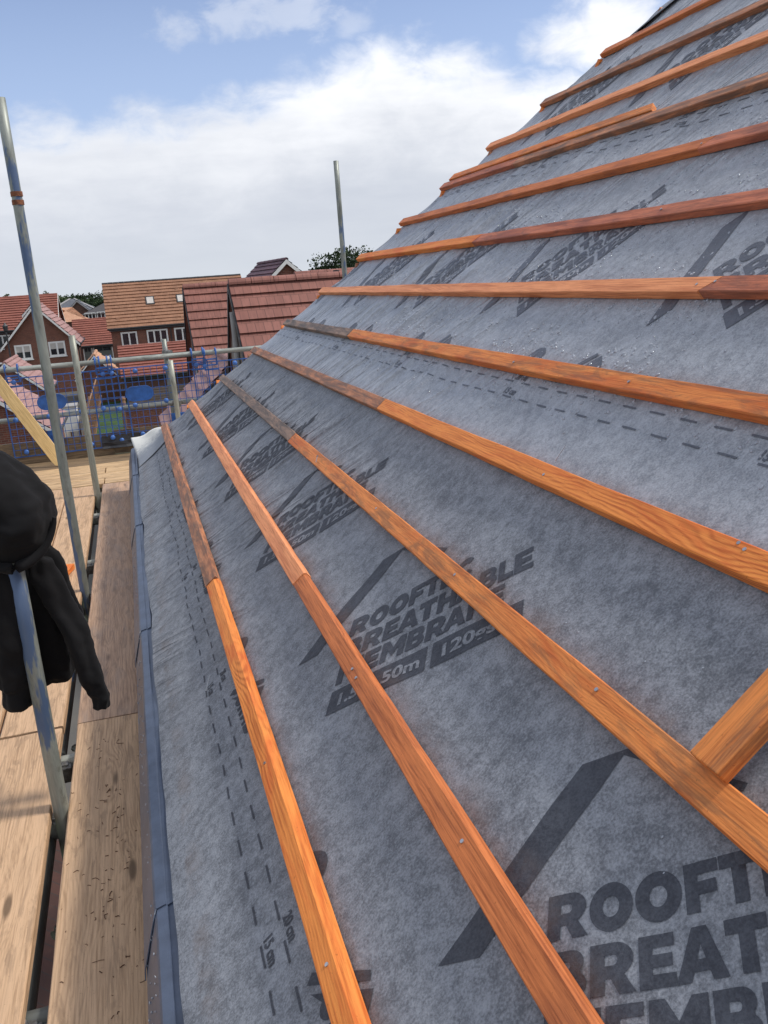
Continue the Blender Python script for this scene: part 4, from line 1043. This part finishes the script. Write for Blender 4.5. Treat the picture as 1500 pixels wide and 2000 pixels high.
# single storey red roof in front of it
YR2, YE2 = 64.0, 60.0; a2, b2_, c2 = at(229, 678, YR2), at(400, 660, YR2), at(240, 738, YE2)
r, Rz = gable('outbuilding', 'low brick outbuilding with a red tiled roof in front of the tan roofed house', 'outbuilding', (a2.x, YR2), 0, b2_.x-a2.x, 4.0, 4.0, c2.z, a2.z, 't_red', 'brick_dark', barge=None)
q = MB(); q.box((6.0, -4+.22, GZ), (7.0, -4+.28, GZ+1.9)); q.build('door', M['dark_trim'], r, Rz)

# gabled brick house with four white windows
YG = 72.0; ap = at(65, 595, YG); er = at(156, 670, YG)
wf = er.x-ap.x
r, Rz = gable('house', 'brick house with a tall white edged gable and white windows with blinds', 'house', (ap.x, YG), R(90), 7.5, wf, wf*1.0, er.z, ap.z, 't_pink', 'brick', over=.35)
for px, py in ((46, 688), (112, 681)):
    p = at(px, py, YG+.3); window(r, gface(Rz, -(p.x-ap.x), p.z, .35), 1.22, 1.12, 2, True)
for px, py in ((10, 722),):
    p = at(px, py, YG+.3); window(r, gface(Rz, -(p.x-ap.x), p.z, .35), 1.22, 1.12, 2)
p = at(161, 700, YG+1); q = MB(); q.tube([(1.0, -wf+.2, GZ), (1.0, -wf+.2, er.z-.1)], .05, 8); q.build('downpipe', pipe_m, r, Rz)
q = MB(); q.box((-.02, -wf+.25, GZ), (.30, -wf+.32, er.z-.3)); 
# long red roof behind
YR3, YE3 = 88.0, 83.0; a3, c3, d3 = at(-60, 590, YR3), at(-60, 652, YE3), at(112, 574, YR3)
r, Rz = gable('house', 'long red tiled house behind the white edged gable', 'house', (a3.x, YR3), 0, d3.x-a3.x, 5.0, 5.0, c3.z, d3.z, 't_red', 'brick', barge='white')
for px, py in ((6, 668), (-30, 672)):
    p = at(px, py, YE3+.2); window(r, wface(Rz, 5.0, p.x-a3.x, p.z), 1.25, 1.2, 2)
# white edged dormer standing in front of that roof
pa, pb = at(60, 593, 80), at(45, 613, 80)
r, Rz = gable('dormer', 'small white edged dormer gable on the long red roof', 'dormer', (pa.x+.25, 79), R(90), 3.5, 1.0, 1.0, pb.z-.1, pa.z+.05, 't_red', 'white', zg=pb.z-.8, over=.1, eo=.1)
# garages with the grey doors
YR4, YE4 = 99.0, 95.0; a4, b4, c4 = at(140, 626, YR4), at(236, 617, YR4), at(160, 677, YE4)
r, Rz = gable('garage', 'red roofed garage block with grey up and over doors', 'garage', (a4.x, YR4), 0, b4.x-a4.x, 4, 4, c4.z, a4.z, 't_red', 'brick', barge=None)
for px, wpx in ((173, 13), (203, 31)):
    p = at(px, 694, YE4+.2); F = wface(Rz, 4, p.x-a4.x, GZ+1.15); wd = wpx*YE4/CAM_F
    q = MB(); q.box((-wd/2, 0, -1.1), (wd/2, .05, 1.1)); dr = q.build('garage_door', M['garage_door'], r, F)
    q = MB(); q.box((-wd/2+.1, .051, .45), (-.04, .07, .92)); q.box((.04, .051, .45), (wd/2-.1, .07, .92)); q.build('pane', M['glass'], dr, F)
    q = MB(); q.box((-wd/2-.1, 0, -1.1), (-wd/2-.003, .07, 1.2)); q.box((wd/2+.003, 0, -1.1), (wd/2+.1, .07, 1.2)); q.box((-wd/2, 0, 1.103), (wd/2, .07, 1.2)); q.build('door_frame', M['white'], dr, F)
# pink roof, slate roofs far behind
def hiproof(name, label, x0, x1, Ya, Yb, ze, zr, roof, wall, inset=None, windows=(), group=None, white=False):
    r = empty(name, (x0, Ya, GZ)); tag(r, label, 'house', group)
    ins = inset if inset is not None else (Yb-Ya)/2; ym = (Ya+Yb)/2
    q = MB(); q.box((x0+.3, Ya+.3, GZ), (x1-.3, Yb-.3, ze)); q.build('wall', M[wall], r)
    A, B_, C_, D_ = (x0, Ya, ze), (x1, Ya, ze), (x1, Yb, ze), (x0, Yb, ze); E, F_ = (x0+ins, ym, zr), (x1-ins, ym, zr)
    q = MB(); q.add([A, B_, C_, D_, E, F_], [(0, 1, 5, 4), (1, 2, 5), (2, 3, 4, 5), (3, 0, 4), (3, 2, 1, 0)]); q.build('roof', M[roof], r)
    if white:
        q = MB(); q.bar(Vector(A)+Vector((0, 0, .05)), Vector(E)+Vector((0, 0, .05)), .35, .1); q.bar(Vector(B_)+Vector((0, 0, .05)), Vector(F_)+Vector((0, 0, .05)), .25, .1); q.build('hip_flashing', M['grey_trim'], r)
    for px, py, n in windows:
        p = at(px, py, Ya+.27); window(r, frame((p.x, Ya+.27, p.z), (1, 0, 0), (0, -1, 0), (0, 0, 1)), 1.5 if n == 3 else 1.1, 1.3, n)
    return r
x0, x1 = at(84, 600, 112).x, at(173, 622, 108).x
hiproof('house', 'peach pink roofed house in front of the slate roofs', x0, x1, 108, 114.6, at(170, 626, 108).z, at(126, 601, 111).z, 't_copper', 'brick_dark', 3.3)
x0, x1 = at(84, 600, 150).x, at(196, 600, 150).x
hiproof('house', 'grey slate roofed house with pale hip flashings', x0, x1, 146, 162, at(150, 612, 146).z, at(150, 583, 154).z, 't_slate', 'brick_dark', 4, white=True)
q0 = at(150, 600, 143); r, Rz = gable('house', 'slate cross wing with a pale valley line', 'house', (at(150, 590, 142).x, 142), R(90), 8, 2.2, 2.2, at(165, 613, 142).z, at(148, 587, 142).z, 't_slate', 'brick_dark', barge='grey_trim')
x0, x1 = at(157, 612, 128).x, at(270, 612, 128).x
hiproof('house', 'dark hip roofed house left of the tan roof', x0, x1, 128, 139, at(180, 614, 128).z, at(195, 587, 133).z, 't_dark', 'brick_dark', 4.0, ((177, 620, 3), (198, 618, 2)))
# low pitched garages with pink roofs
for (nmx, apx, apy, Yf, Lr, erx, ery, lb) in (('garage', 8, 709, 50.0, 5.6, 96, 764, 'pink roofed brick garage with white bargeboards, upper one at the left'), ('garage', -22, 771, 31.5, 5.4, 112, 845, 'pink roofed brick garage nearest the scaffold at the lower left')):
    a5 = at(apx, apy, Yf); e5 = at(erx, ery, Yf); wf = e5.x-a5.x
    gable(nmx, lb, 'garage', (a5.x, Yf), R(90), Lr, wf, wf, e5.z, a5.z, 't_pink', 'brick', over=.2, eo=.2, group='pink roofed garages', bd=.14)
a6 = at(183, 694, 63.5); e6 = at(233, 734, 63.5)
gable('porch_building', 'small building with a tan tiled gable roof beside the garden', 'outbuilding', (a6.x, 63.5), R(90), 5.4, e6.x-a6.x, e6.x-a6.x, e6.z, a6.z, 't_copper', 'brick', over=.2, eo=.2, bd=.12)
# two terracotta roofs close by
Y1 = 26.5; a7, b7 = at(357, 561, Y1), at(443, 554, Y1); dp = 3.05
r, Rz = gable('house', 'narrow terracotta tiled house between the tan roof and the nearest red roof', 'house', (a7.x, Y1), 0, b7.x-a7.x+.6, dp, 3.2, a7.z-dp*1.06, a7.z, 't_near', 'brick', barge='dark_trim', over=.12, bd=.12)
q = MB(); q.box((.02, -2.7, GZ), (.10, -2.2, a7.z-2.9)); q.tube([(-.02, -2.0, GZ), (-.02, -2.0, a7.z-2.2)], .05, 8); q.build('downpipe', M['grey_trim'], r, Rz)
Y2 = 17.8; a8 = at(446, 553, Y2); dp = 2.95
r, Rz = gable('house', 'nearest terracotta tiled roof with rounded ridge tiles behind the battened roof', 'house', (a8.x, Y2), 0, 9.0, dp, 3.2, a8.z-dp*1.05, a8.z, 't_near', 'brick', barge='dark_trim', over=.14, bd=.12, course=.33)
q = MB(); pg = [(-2.62, GZ), (-2.62, a8.z-2.95), (-.1, a8.z-.32), (1.2, a8.z-1.5), (1.2, GZ)]
q.add([(.03, y, z) for y, z in pg]+[(.132, y, z) for y, z in pg], [(0, 1, 2, 3, 4), (9, 8, 7, 6, 5)]+[(i, (i+1) % 5, (i+1) % 5+5, i+5) for i in range(5)]); q.build('side_board', M['taupe'], r, Rz)
q = MB(); q.tube([(-.03, -.35, GZ), (-.03, -.35, a8.z-.55)], .055, 10); q.build('downpipe', M['grey_trim'], r, Rz)
# ridge just behind that roof
a9 = at(575, 538, 24.0); gable('house', 'pinkish ridge of a roof peeping over the nearest terracotta roof', 'house', (a9.x, 24.0), 0, 9, 3, 3, a9.z-3, a9.z+.02, 't_near', 'brick', barge=None)
q = MB(); p = at(657, 530, 18.5); q.tube([(p.x, 18.5, a8.z-1), (p.x, 18.5, p.z)], [.05, .05], 8); q.tube([(p.x, 18.5, p.z-.02), (p.x, 18.5, p.z+.03)], .07, 8); o = q.build('vent_pipe', M['dark_trim']); tag(o, 'short black vent pipe standing behind the near terracotta ridge', 'vent pipe')
# purple roofed gable
A = at(559, 506, 42.0); Bq = at(505, 517, 48.0); dx, dy = Bq.x-A.x, Bq.y-A.y; yw = math.atan2(dy, dx); Lp = math.hypot(dx, dy)
r, Rz = gable('house', 'purple tiled house with a white edged brick gable on the skyline', 'house', (A.x, A.y), yw, Lp, 2.0, 1.6, A.z-1.75, A.z, 't_purple', 'brick', barge='white', over=.2)
# lower valley roof seen through the right hand guard
p = at(455, 704, 20.2); r, Rz = gable('porch_building', 'low pinkish roof with diagonal joints below the terracotta house', 'outbuilding', (p.x, 20.2), R(90), 3.4, 1.9, 1.7, p.z-1.75, p.z, 't_pink', 'brick_dark', barge='dark_trim', over=.1, bd=.1)

# ---------------------------------------------------------------- ground, garden, street
def flat(name, pts_, z, mat, kind='structure'):
    q = MB(); q.add([(x, y, z) for x, y in pts_], [tuple(range(len(pts_)))]); o = q.build(name, mat); o['kind'] = kind; return o
def ground_mat():
    m, t, p = newmat('ground_earth'); v = t.node('ShaderNodeTexCoord').outputs['Object']; n = t.noise(v, .04, 4, .6); n2_ = t.noise(v, 1.5, 5, .6)
    c = t.mix(t.maprange(n, .4, .6), (.10, .095, .085), (.06, .085, .035)); c = t.mix(t.maprange(n2_, .4, .7, 0, .5), c, (.13, .12, .10))
    t.put(p.inputs['Base Color'], c); p.inputs['Roughness'].default_value = .9; return m
def grass_mat():
    m, t, p = newmat('lawn_grass'); v = t.node('ShaderNodeTexCoord').outputs['Object']; n = t.noise(v, .7, 5, .7); n2_ = t.noise(v, 12, 4, .7)
    c = t.mix(t.maprange(n, .35, .7), (.022, .060, .012), (.05, .115, .022)); c = t.mix(t.maprange(n2_, .4, .7, 0, .5), c, (.03, .06, .015))
    t.put(p.inputs['Base Color'], c); p.inputs['Roughness'].default_value = .9; bump(t, p, n2_, .5, .03); return m
flat('ground', [(-900, -60), (900, -60), (900, 1500), (-900, 1500)], GZ, ground_mat())
xl, xr = at(186, 800, 52).x, at(243, 800, 46).x
flat('lawn', [(xl, 42), (xr+.2, 42), (xr+.5, 62.5), (xl, 62.5)], GZ+.01, grass_mat())
flat('patio', [(at(105, 800, 52).x, 36), (xl-.5, 36), (xl-.5, 58), (at(105, 800, 52).x, 58)], GZ+.008, plain('patio_slabs', (.30, .27, .22), .85, 0, .12, 2))
flat('driveway', [(-14, 86), (14, 86), (14, 94.5), (-14, 94.5)], GZ+.008, plain('driveway_paving', (.16, .15, .15), .85, 0, .12, 2))
flat('ground_paving', [(-6, -5), (.15, -5), (.15, 12), (-6, 12)], GZ+.012, brick_mat('brick_paving', (.075, .03, .02), (.05, .022, .016), (.035, .03, .026)))
M['fence'] = wood_mat('fence_timber', (.20, .105, .06), (.12, .06, .035), (.09, .05, .03), .4)
M['fence_light'] = wood_mat('fence_pale_timber', (.36, .21, .12), (.24, .13, .07), (.20, .10, .05), .4)
def fence(p, q_, h, label, mat, post=True):
    p, q_ = Vector(p), Vector(q_); d = q_-p; L = d.length; d.normalize(); r_ = empty('garden_fence', p); tag(r_, label, 'fence')
    n = int(L/.125); m_ = MB(); up = Vector((0, 0, 1)); s_ = d.cross(up)
    for i in range(n):
        a_ = p + d*(L*i/n); c_ = a_ + d*(L/n-.006); off = s_*(.004*(i % 2))
        m_.bar((a_+c_)/2 + off, (a_+c_)/2 + off + up*h, .118, .014, tuple(s_))
    m_.build('boards', M[mat], r_)
    m_ = MB(); m_.bar(p + up*(h+.02), q_ + up*(h+.02), .06, .03); m_.build('capping', M['fence_light'], r_)
    for i in range(int(L/1.8)+1):
        a_ = p + d*min(L, i*1.8) - s_*.06; m_ = MB(); m_.bar(a_, a_+up*(h+.06), .09, .09, tuple(s_)); m_.build('post', M['fence_light'], r_)  # posts paler than the boards: the light on them is put into colour
fence((xl-.05, 43, GZ), (xl-.05, 62.4, GZ), 1.8, 'brown timber fence with paler posts running back along the left of the lawn', 'fence')
fence((xl, 62.6, GZ), (xr+5, 62.6, GZ), 1.7, 'dark brown board fence across the back of the lawn', 'fence')
# brick garden wall and grey summerhouse right of the lawn
y_ = 41.0; pl, pr = at(244, 800, y_), at(420, 790, y_)
q = MB(); q.box((pl.x, y_, GZ), (pr.x, y_+.25, pl.z-.02)); gw = q.build('garden_wall', M['brick']); tag(gw, 'red brick garden wall to the right of the lawn', 'wall')
q = MB(); q.box((pl.x-.03, y_-.03, pl.z-.018), (pr.x+.03, y_+.28, pl.z+.05)); q.build('coping', M['t_copper'], gw)
p = at(240, 781, 46); q = MB(); q.tube([(p.x, 46, GZ), (p.x, 46, p.z-.9), (p.x, 46, p.z-.5), (p.x, 46, p.z)], [.16, .16, .14, .11], 12); q.sphere((p.x, 46, p.z+.05), .14, 10, 8)
o = q.build('gate_pier', M['fence_light']); tag(o, 'terracotta coloured post with a round top at the corner of the lawn', 'post')
p0_, p1_ = at(250, 772, 50), at(345, 765, 50); q = MB()
sh = empty('decking_screen', (p0_.x, 50, GZ)); tag(sh, 'dark grey slatted garden screen behind the brick wall', 'screen')
for i in range(14): q.bar((p0_.x, 50, GZ+.25+i*.13), (p1_.x+3, 50, GZ+.25+i*.13), .02, .10)
q.build('slats', M['taupe'], sh)
q = MB()
for i in range(7): q.box((p0_.x+i*1.0, 50.03, GZ), (p0_.x+.08+i*1.0, 50.1, GZ+2.1))
q.build('posts', M['dark_trim'], sh)
# white garden room and storage box on the patio
p = at(131, 800, 45); r_ = empty('garden_store', (p.x, 45, GZ)); tag(r_, 'pale blue-white garden store with a dark gap below it on the patio', 'shed')
q = MB(); q.box((p.x-.55, 45, GZ+.75), (p.x+.42, 46.2, GZ+1.95)); q.build('cabinet', M['white'], r_, bevel=.02)
q = MB(); q.box((p.x-.60, 44.95, GZ+1.955), (p.x+.47, 46.25, GZ+2.03)); q.build('lid', M['grey_trim'], r_)
q = MB()
for dx_ in (-.5, -.02, .36): q.box((p.x+dx_, 45.02, GZ), (p.x+dx_+.06, 45.1, GZ+.748)); q.box((p.x+dx_, 46.05, GZ), (p.x+dx_+.06, 46.13, GZ+.748))
q.build('legs', M['fence'], r_)
# fence posts and trellis bundle near the patio
r_ = empty('timber_trellis', (at(170, 850, 40).x, 40, GZ)); tag(r_, 'leaning light timber frame on the left edge of the garden', 'trellis')
q = MB(); b0 = at(150, 852, 40); b1 = at(176, 800, 41)
q.bar((b0.x, 40, GZ+.1), (b1.x+.05, 41, b1.z+.6), .09, .05); q.bar((b0.x+.45, 40, GZ+.1), (b1.x+.55, 41, b1.z+.6), .09, .05)
for i in range(5): q.bar((b0.x+.0+.13*i, 40+.2*i, GZ+.5+.35*i), (b0.x+.55+.13*i, 40+.2*i, GZ+.5+.35*i), .05, .04)
q.build('frame', M['fence_light'], r_)
# street lamp
p = at(16, 664, 66); pt = at(9.3, 634, 66); r_ = empty('street_lamp', (p.x, 66, GZ)); tag(r_, 'black street lamp with a small lantern head in front of the left hand houses', 'street lamp')
q = MB(); q.tube([(pt.x, 66, GZ), (pt.x, 66, pt.z-.5)], [.09, .05], 8); q.build('post', M['dark_trim'], r_)
q = MB(); q.tube([(pt.x, 66, pt.z-.5), (pt.x, 66, pt.z-.42), (pt.x, 66, pt.z-.1), (pt.x, 66, pt.z), (pt.x, 66, pt.z+.14)], [.07, .14, .2, .1, .02], 6, smooth=False); q.build('lantern', M['dark_trim'], r_)
# parked car by the garage
def car():
    p = at(200, 700, 88); r_ = empty('parked_car', (p.x, 88, GZ)); tag(r_, 'dark parked car in front of the grey garage doors', 'car')
    side = [(-2.1, .28), (-2.15, .62), (-1.95, .80), (-1.1, .92), (-.45, 1.42), (.75, 1.46), (1.55, 1.05), (2.1, .95), (2.15, .55), (2.05, .28)]
    Rm = Matrix.Translation((p.x, 89, GZ)) @ Matrix.Rotation(R(112), 4, 'Z'); q = MB(); k = len(side)
    vs = []
    for y, s_ in ((-.86, 1), (-.80, .0), (.80, .0), (.86, 1)):
        for (x, z) in side: vs.append((x*(1 if s_ else .98), y*(1 if z < 1 else .82), z if s_ else z+.015))
    q.add(vs, [(i+j*k, (i+1) % k+j*k, (i+1) % k+(j+1)*k, i+(j+1)*k) for j in range(3) for i in range(k)] + [tuple(range(k)), tuple(reversed(range(3*k, 4*k)))]); q.build('body', plain('car_paint', (.035, .04, .045), .25, .4, .05, 2), r_, Rm, bevel=.03)
    q = MB(); q.add([(-1.08, -.66, .96), (-1.08, .66, .96), (-.5, .58, 1.41), (-.5, -.58, 1.41)], [(0, 1, 2, 3)]); q.build('windscreen', M['blind'], r_, Rm @ Matrix.Translation((-.03, 0, .03)))
    for x in (-1.35, 1.35):
        for y in (-.80, .80):
            q = MB(); q.tube([(x, y-.1, .33), (x, y+.1, .33)], .33, 18); wh = q.build('wheel', M['rubber'], r_, Rm)
            q = MB(); q.tube([(x, y-.11, .33), (x, y+.11, .33)], .19, 10); q.build('rim', M['steel'], wh, Rm)
    for y in (-.62, .62): q = MB(); q.sphere((-2.1, y, .68), (.06, .16, .08), 8, 6); q.build('headlight', M['white'], r_, Rm)
car()

# ---------------------------------------------------------------- trees
def tree(name, label, x, y, top, rad, mat, n=1500, leaf=.4, z0=GZ, shape='round', group=None, low=.35, seed=1, clumps=26):
    rs = np.random.RandomState(seed); r_ = empty(name, (x, y, z0)); tag(r_, label, 'tree', group); H = top-z0
    q = MB(); q.tube([(x, y, z0), (x+.1, y, z0+H*.3), (x, y+.1, z0+H*.6), (x, y, z0+H*.85)], [rad*.09+.06, rad*.075, rad*.045, .03], 8)
    for _ in range(9):
        a_ = rs.uniform(0, 6.28); zz = z0+H*rs.uniform(.25, .6); q.tube([(x, y, zz), (x+math.cos(a_)*rad*.45, y+math.sin(a_)*rad*.45, zz+H*.12), (x+math.cos(a_)*rad*.8, y+math.sin(a_)*rad*.8, zz+H*.22)], [rad*.035, rad*.02, .01], 6)
    q.build('trunk', M['bark'], r_)
    cl = []
    zc = z0+H*(low+1)/2; hz_ = H*(1-low)/2
    for _ in range(clumps):
        while True:
            v = rs.uniform(-1, 1, 3)
            if np.linalg.norm(v) < 1: break
        v = v/max(.2, np.linalg.norm(v))*rs.uniform(.45, .95)
        if shape == 'cone': t = (v[2]+1)/2; v[0] *= (1-t)*1.0+.08; v[1] *= (1-t)+.08
        cl.append((x+v[0]*rad*.82, y+v[1]*rad*.82, zc+v[2]*hz_*.88, rad*rs.uniform(.2, .38)))
    V = []; F = []
    for i in range(n):
        c = cl[rs.randint(len(cl))]; d = rs.normal(0, 1, 3); d /= np.linalg.norm(d); rr = c[3]*rs.uniform(.5, 1.08)
        sq = 1.0 if shape == 'round' else (.5+.2*rs.rand())
        P = np.array([c[0]+d[0]*rr*sq, c[1]+d[1]*rr*sq, c[2]+d[2]*rr*.8])
        u_ = rs.normal(0, 1, 3); u_ /= np.linalg.norm(u_); w_ = np.cross(u_, rs.normal(0, 1, 3)); w_ /= np.linalg.norm(w_); s_ = leaf*rs.uniform(.5, 1.1)
        b0 = len(V); V += [tuple(P+u_*s_*.5), tuple(P+w_*s_*.32), tuple(P-u_*s_*.5), tuple(P-w_*s_*.32)]; F.append((b0, b0+1, b0+2, b0+3))
    q = MB(); q.add(V, F); q.build('crown', M[mat], r_)
p = at(668, 479, 110); tree('broadleaf_tree', 'big dark green tree behind the terracotta ridges', p.x+.6, 110, p.z, 5.6, 'leaf_dark', 9000, .42, seed=3, clumps=46, low=.25)
for i, (px, py, Y, rad, mt, sh, nmx, lb) in enumerate([
    (418, 541, 150, 4.5, 'leaf_mid', 'round', 'broadleaf_tree', 'yellowish green tree just above the end of the tan roof'),
    (404, 544, 152, 3.2, 'leaf_mid', 'round', 'broadleaf_tree', 'small light green tree top left of the yellowish one'),
    (452, 541, 170, 3.4, 'leaf_hazy', 'round', 'broadleaf_tree', 'hazy grey green tree left of the purple roof'),
    (470, 536, 175, 3.6, 'leaf_hazy', 'round', 'broadleaf_tree', 'taller hazy tree touching the purple roof'),
    (355, 545, 180, 1.6, 'leaf_hazy', 'cone', 'conifer', 'tiny pointed tree top above the middle of the tan ridge'),
    (364, 546, 180, 1.4, 'leaf_hazy', 'cone', 'conifer', 'tinier pointed tree top right of the other above the tan ridge'),
    (88, 559, 190, 2.0, 'leaf_hazy', 'cone', 'conifer', 'tall thin dark conifer on the skyline above the red roof'),
    (185, 569, 200, 6.5, 'leaf_dark', 'round', 'broadleaf_tree', 'dark rounded tree left of the tan roof'),
    (165, 573, 190, 6.0, 'leaf_dark', 'round', 'broadleaf_tree', 'dark tree second from the tan roof'),
    (146, 575, 195, 5.5, 'leaf_dark', 'round', 'broadleaf_tree', 'dark tree third from the tan roof'),
    (126, 577, 190, 5.2, 'leaf_mid', 'round', 'broadleaf_tree', 'olive green tree above the slate roofs'),
    (197, 582, 170, 4.5, 'leaf_dark', 'round', 'broadleaf_tree', 'low dark tree touching the left edge of the tan roof'),
    (107, 579, 205, 5.0, 'leaf_mid', 'round', 'broadleaf_tree', 'olive tree right of the thin conifer'),
    (60, 577, 210, 3.0, 'leaf_hazy', 'round', 'broadleaf_tree', 'pale tree left of the tall pole on the skyline'),
    (24, 571, 210, 2.4, 'leaf_mid', 'cone', 'conifer', 'pointed tree near the left edge of the skyline'),
    (8, 575, 210, 3.4, 'leaf_mid', 'round', 'broadleaf_tree', 'tree at the very left of the skyline'),
    (40, 577, 215, 3.6, 'leaf_hazy', 'round', 'broadleaf_tree', 'low hazy tree on the left skyline')]):
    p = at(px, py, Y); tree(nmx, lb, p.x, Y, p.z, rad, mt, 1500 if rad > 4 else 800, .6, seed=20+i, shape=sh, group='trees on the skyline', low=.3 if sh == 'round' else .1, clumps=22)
rs = np.random.RandomState(77); V = []; F = []
for i in range(15000):
    Y = rs.uniform(225, 300); X = rs.uniform(-60, 330); z = GZ + rs.uniform(0, 1)**.7*(6.6 + 2.2*float(vn(np.array(X/9.0), np.array(Y/40.0), 3)) + 2.0*float(vn(np.array(X/3.0), np.array(0.0), 8)))
    u_ = rs.normal(0, 1, 3); u_ /= np.linalg.norm(u_); w_ = np.cross(u_, rs.normal(0, 1, 3)); w_ /= np.linalg.norm(w_); s_ = rs.uniform(.9, 2.0); b0 = len(V); P = np.array([X, Y, z])
    V += [tuple(P+u_*s_*.5), tuple(P+w_*s_*.4), tuple(P-u_*s_*.5), tuple(P-w_*s_*.4)]; F.append((b0, b0+1, b0+2, b0+3))
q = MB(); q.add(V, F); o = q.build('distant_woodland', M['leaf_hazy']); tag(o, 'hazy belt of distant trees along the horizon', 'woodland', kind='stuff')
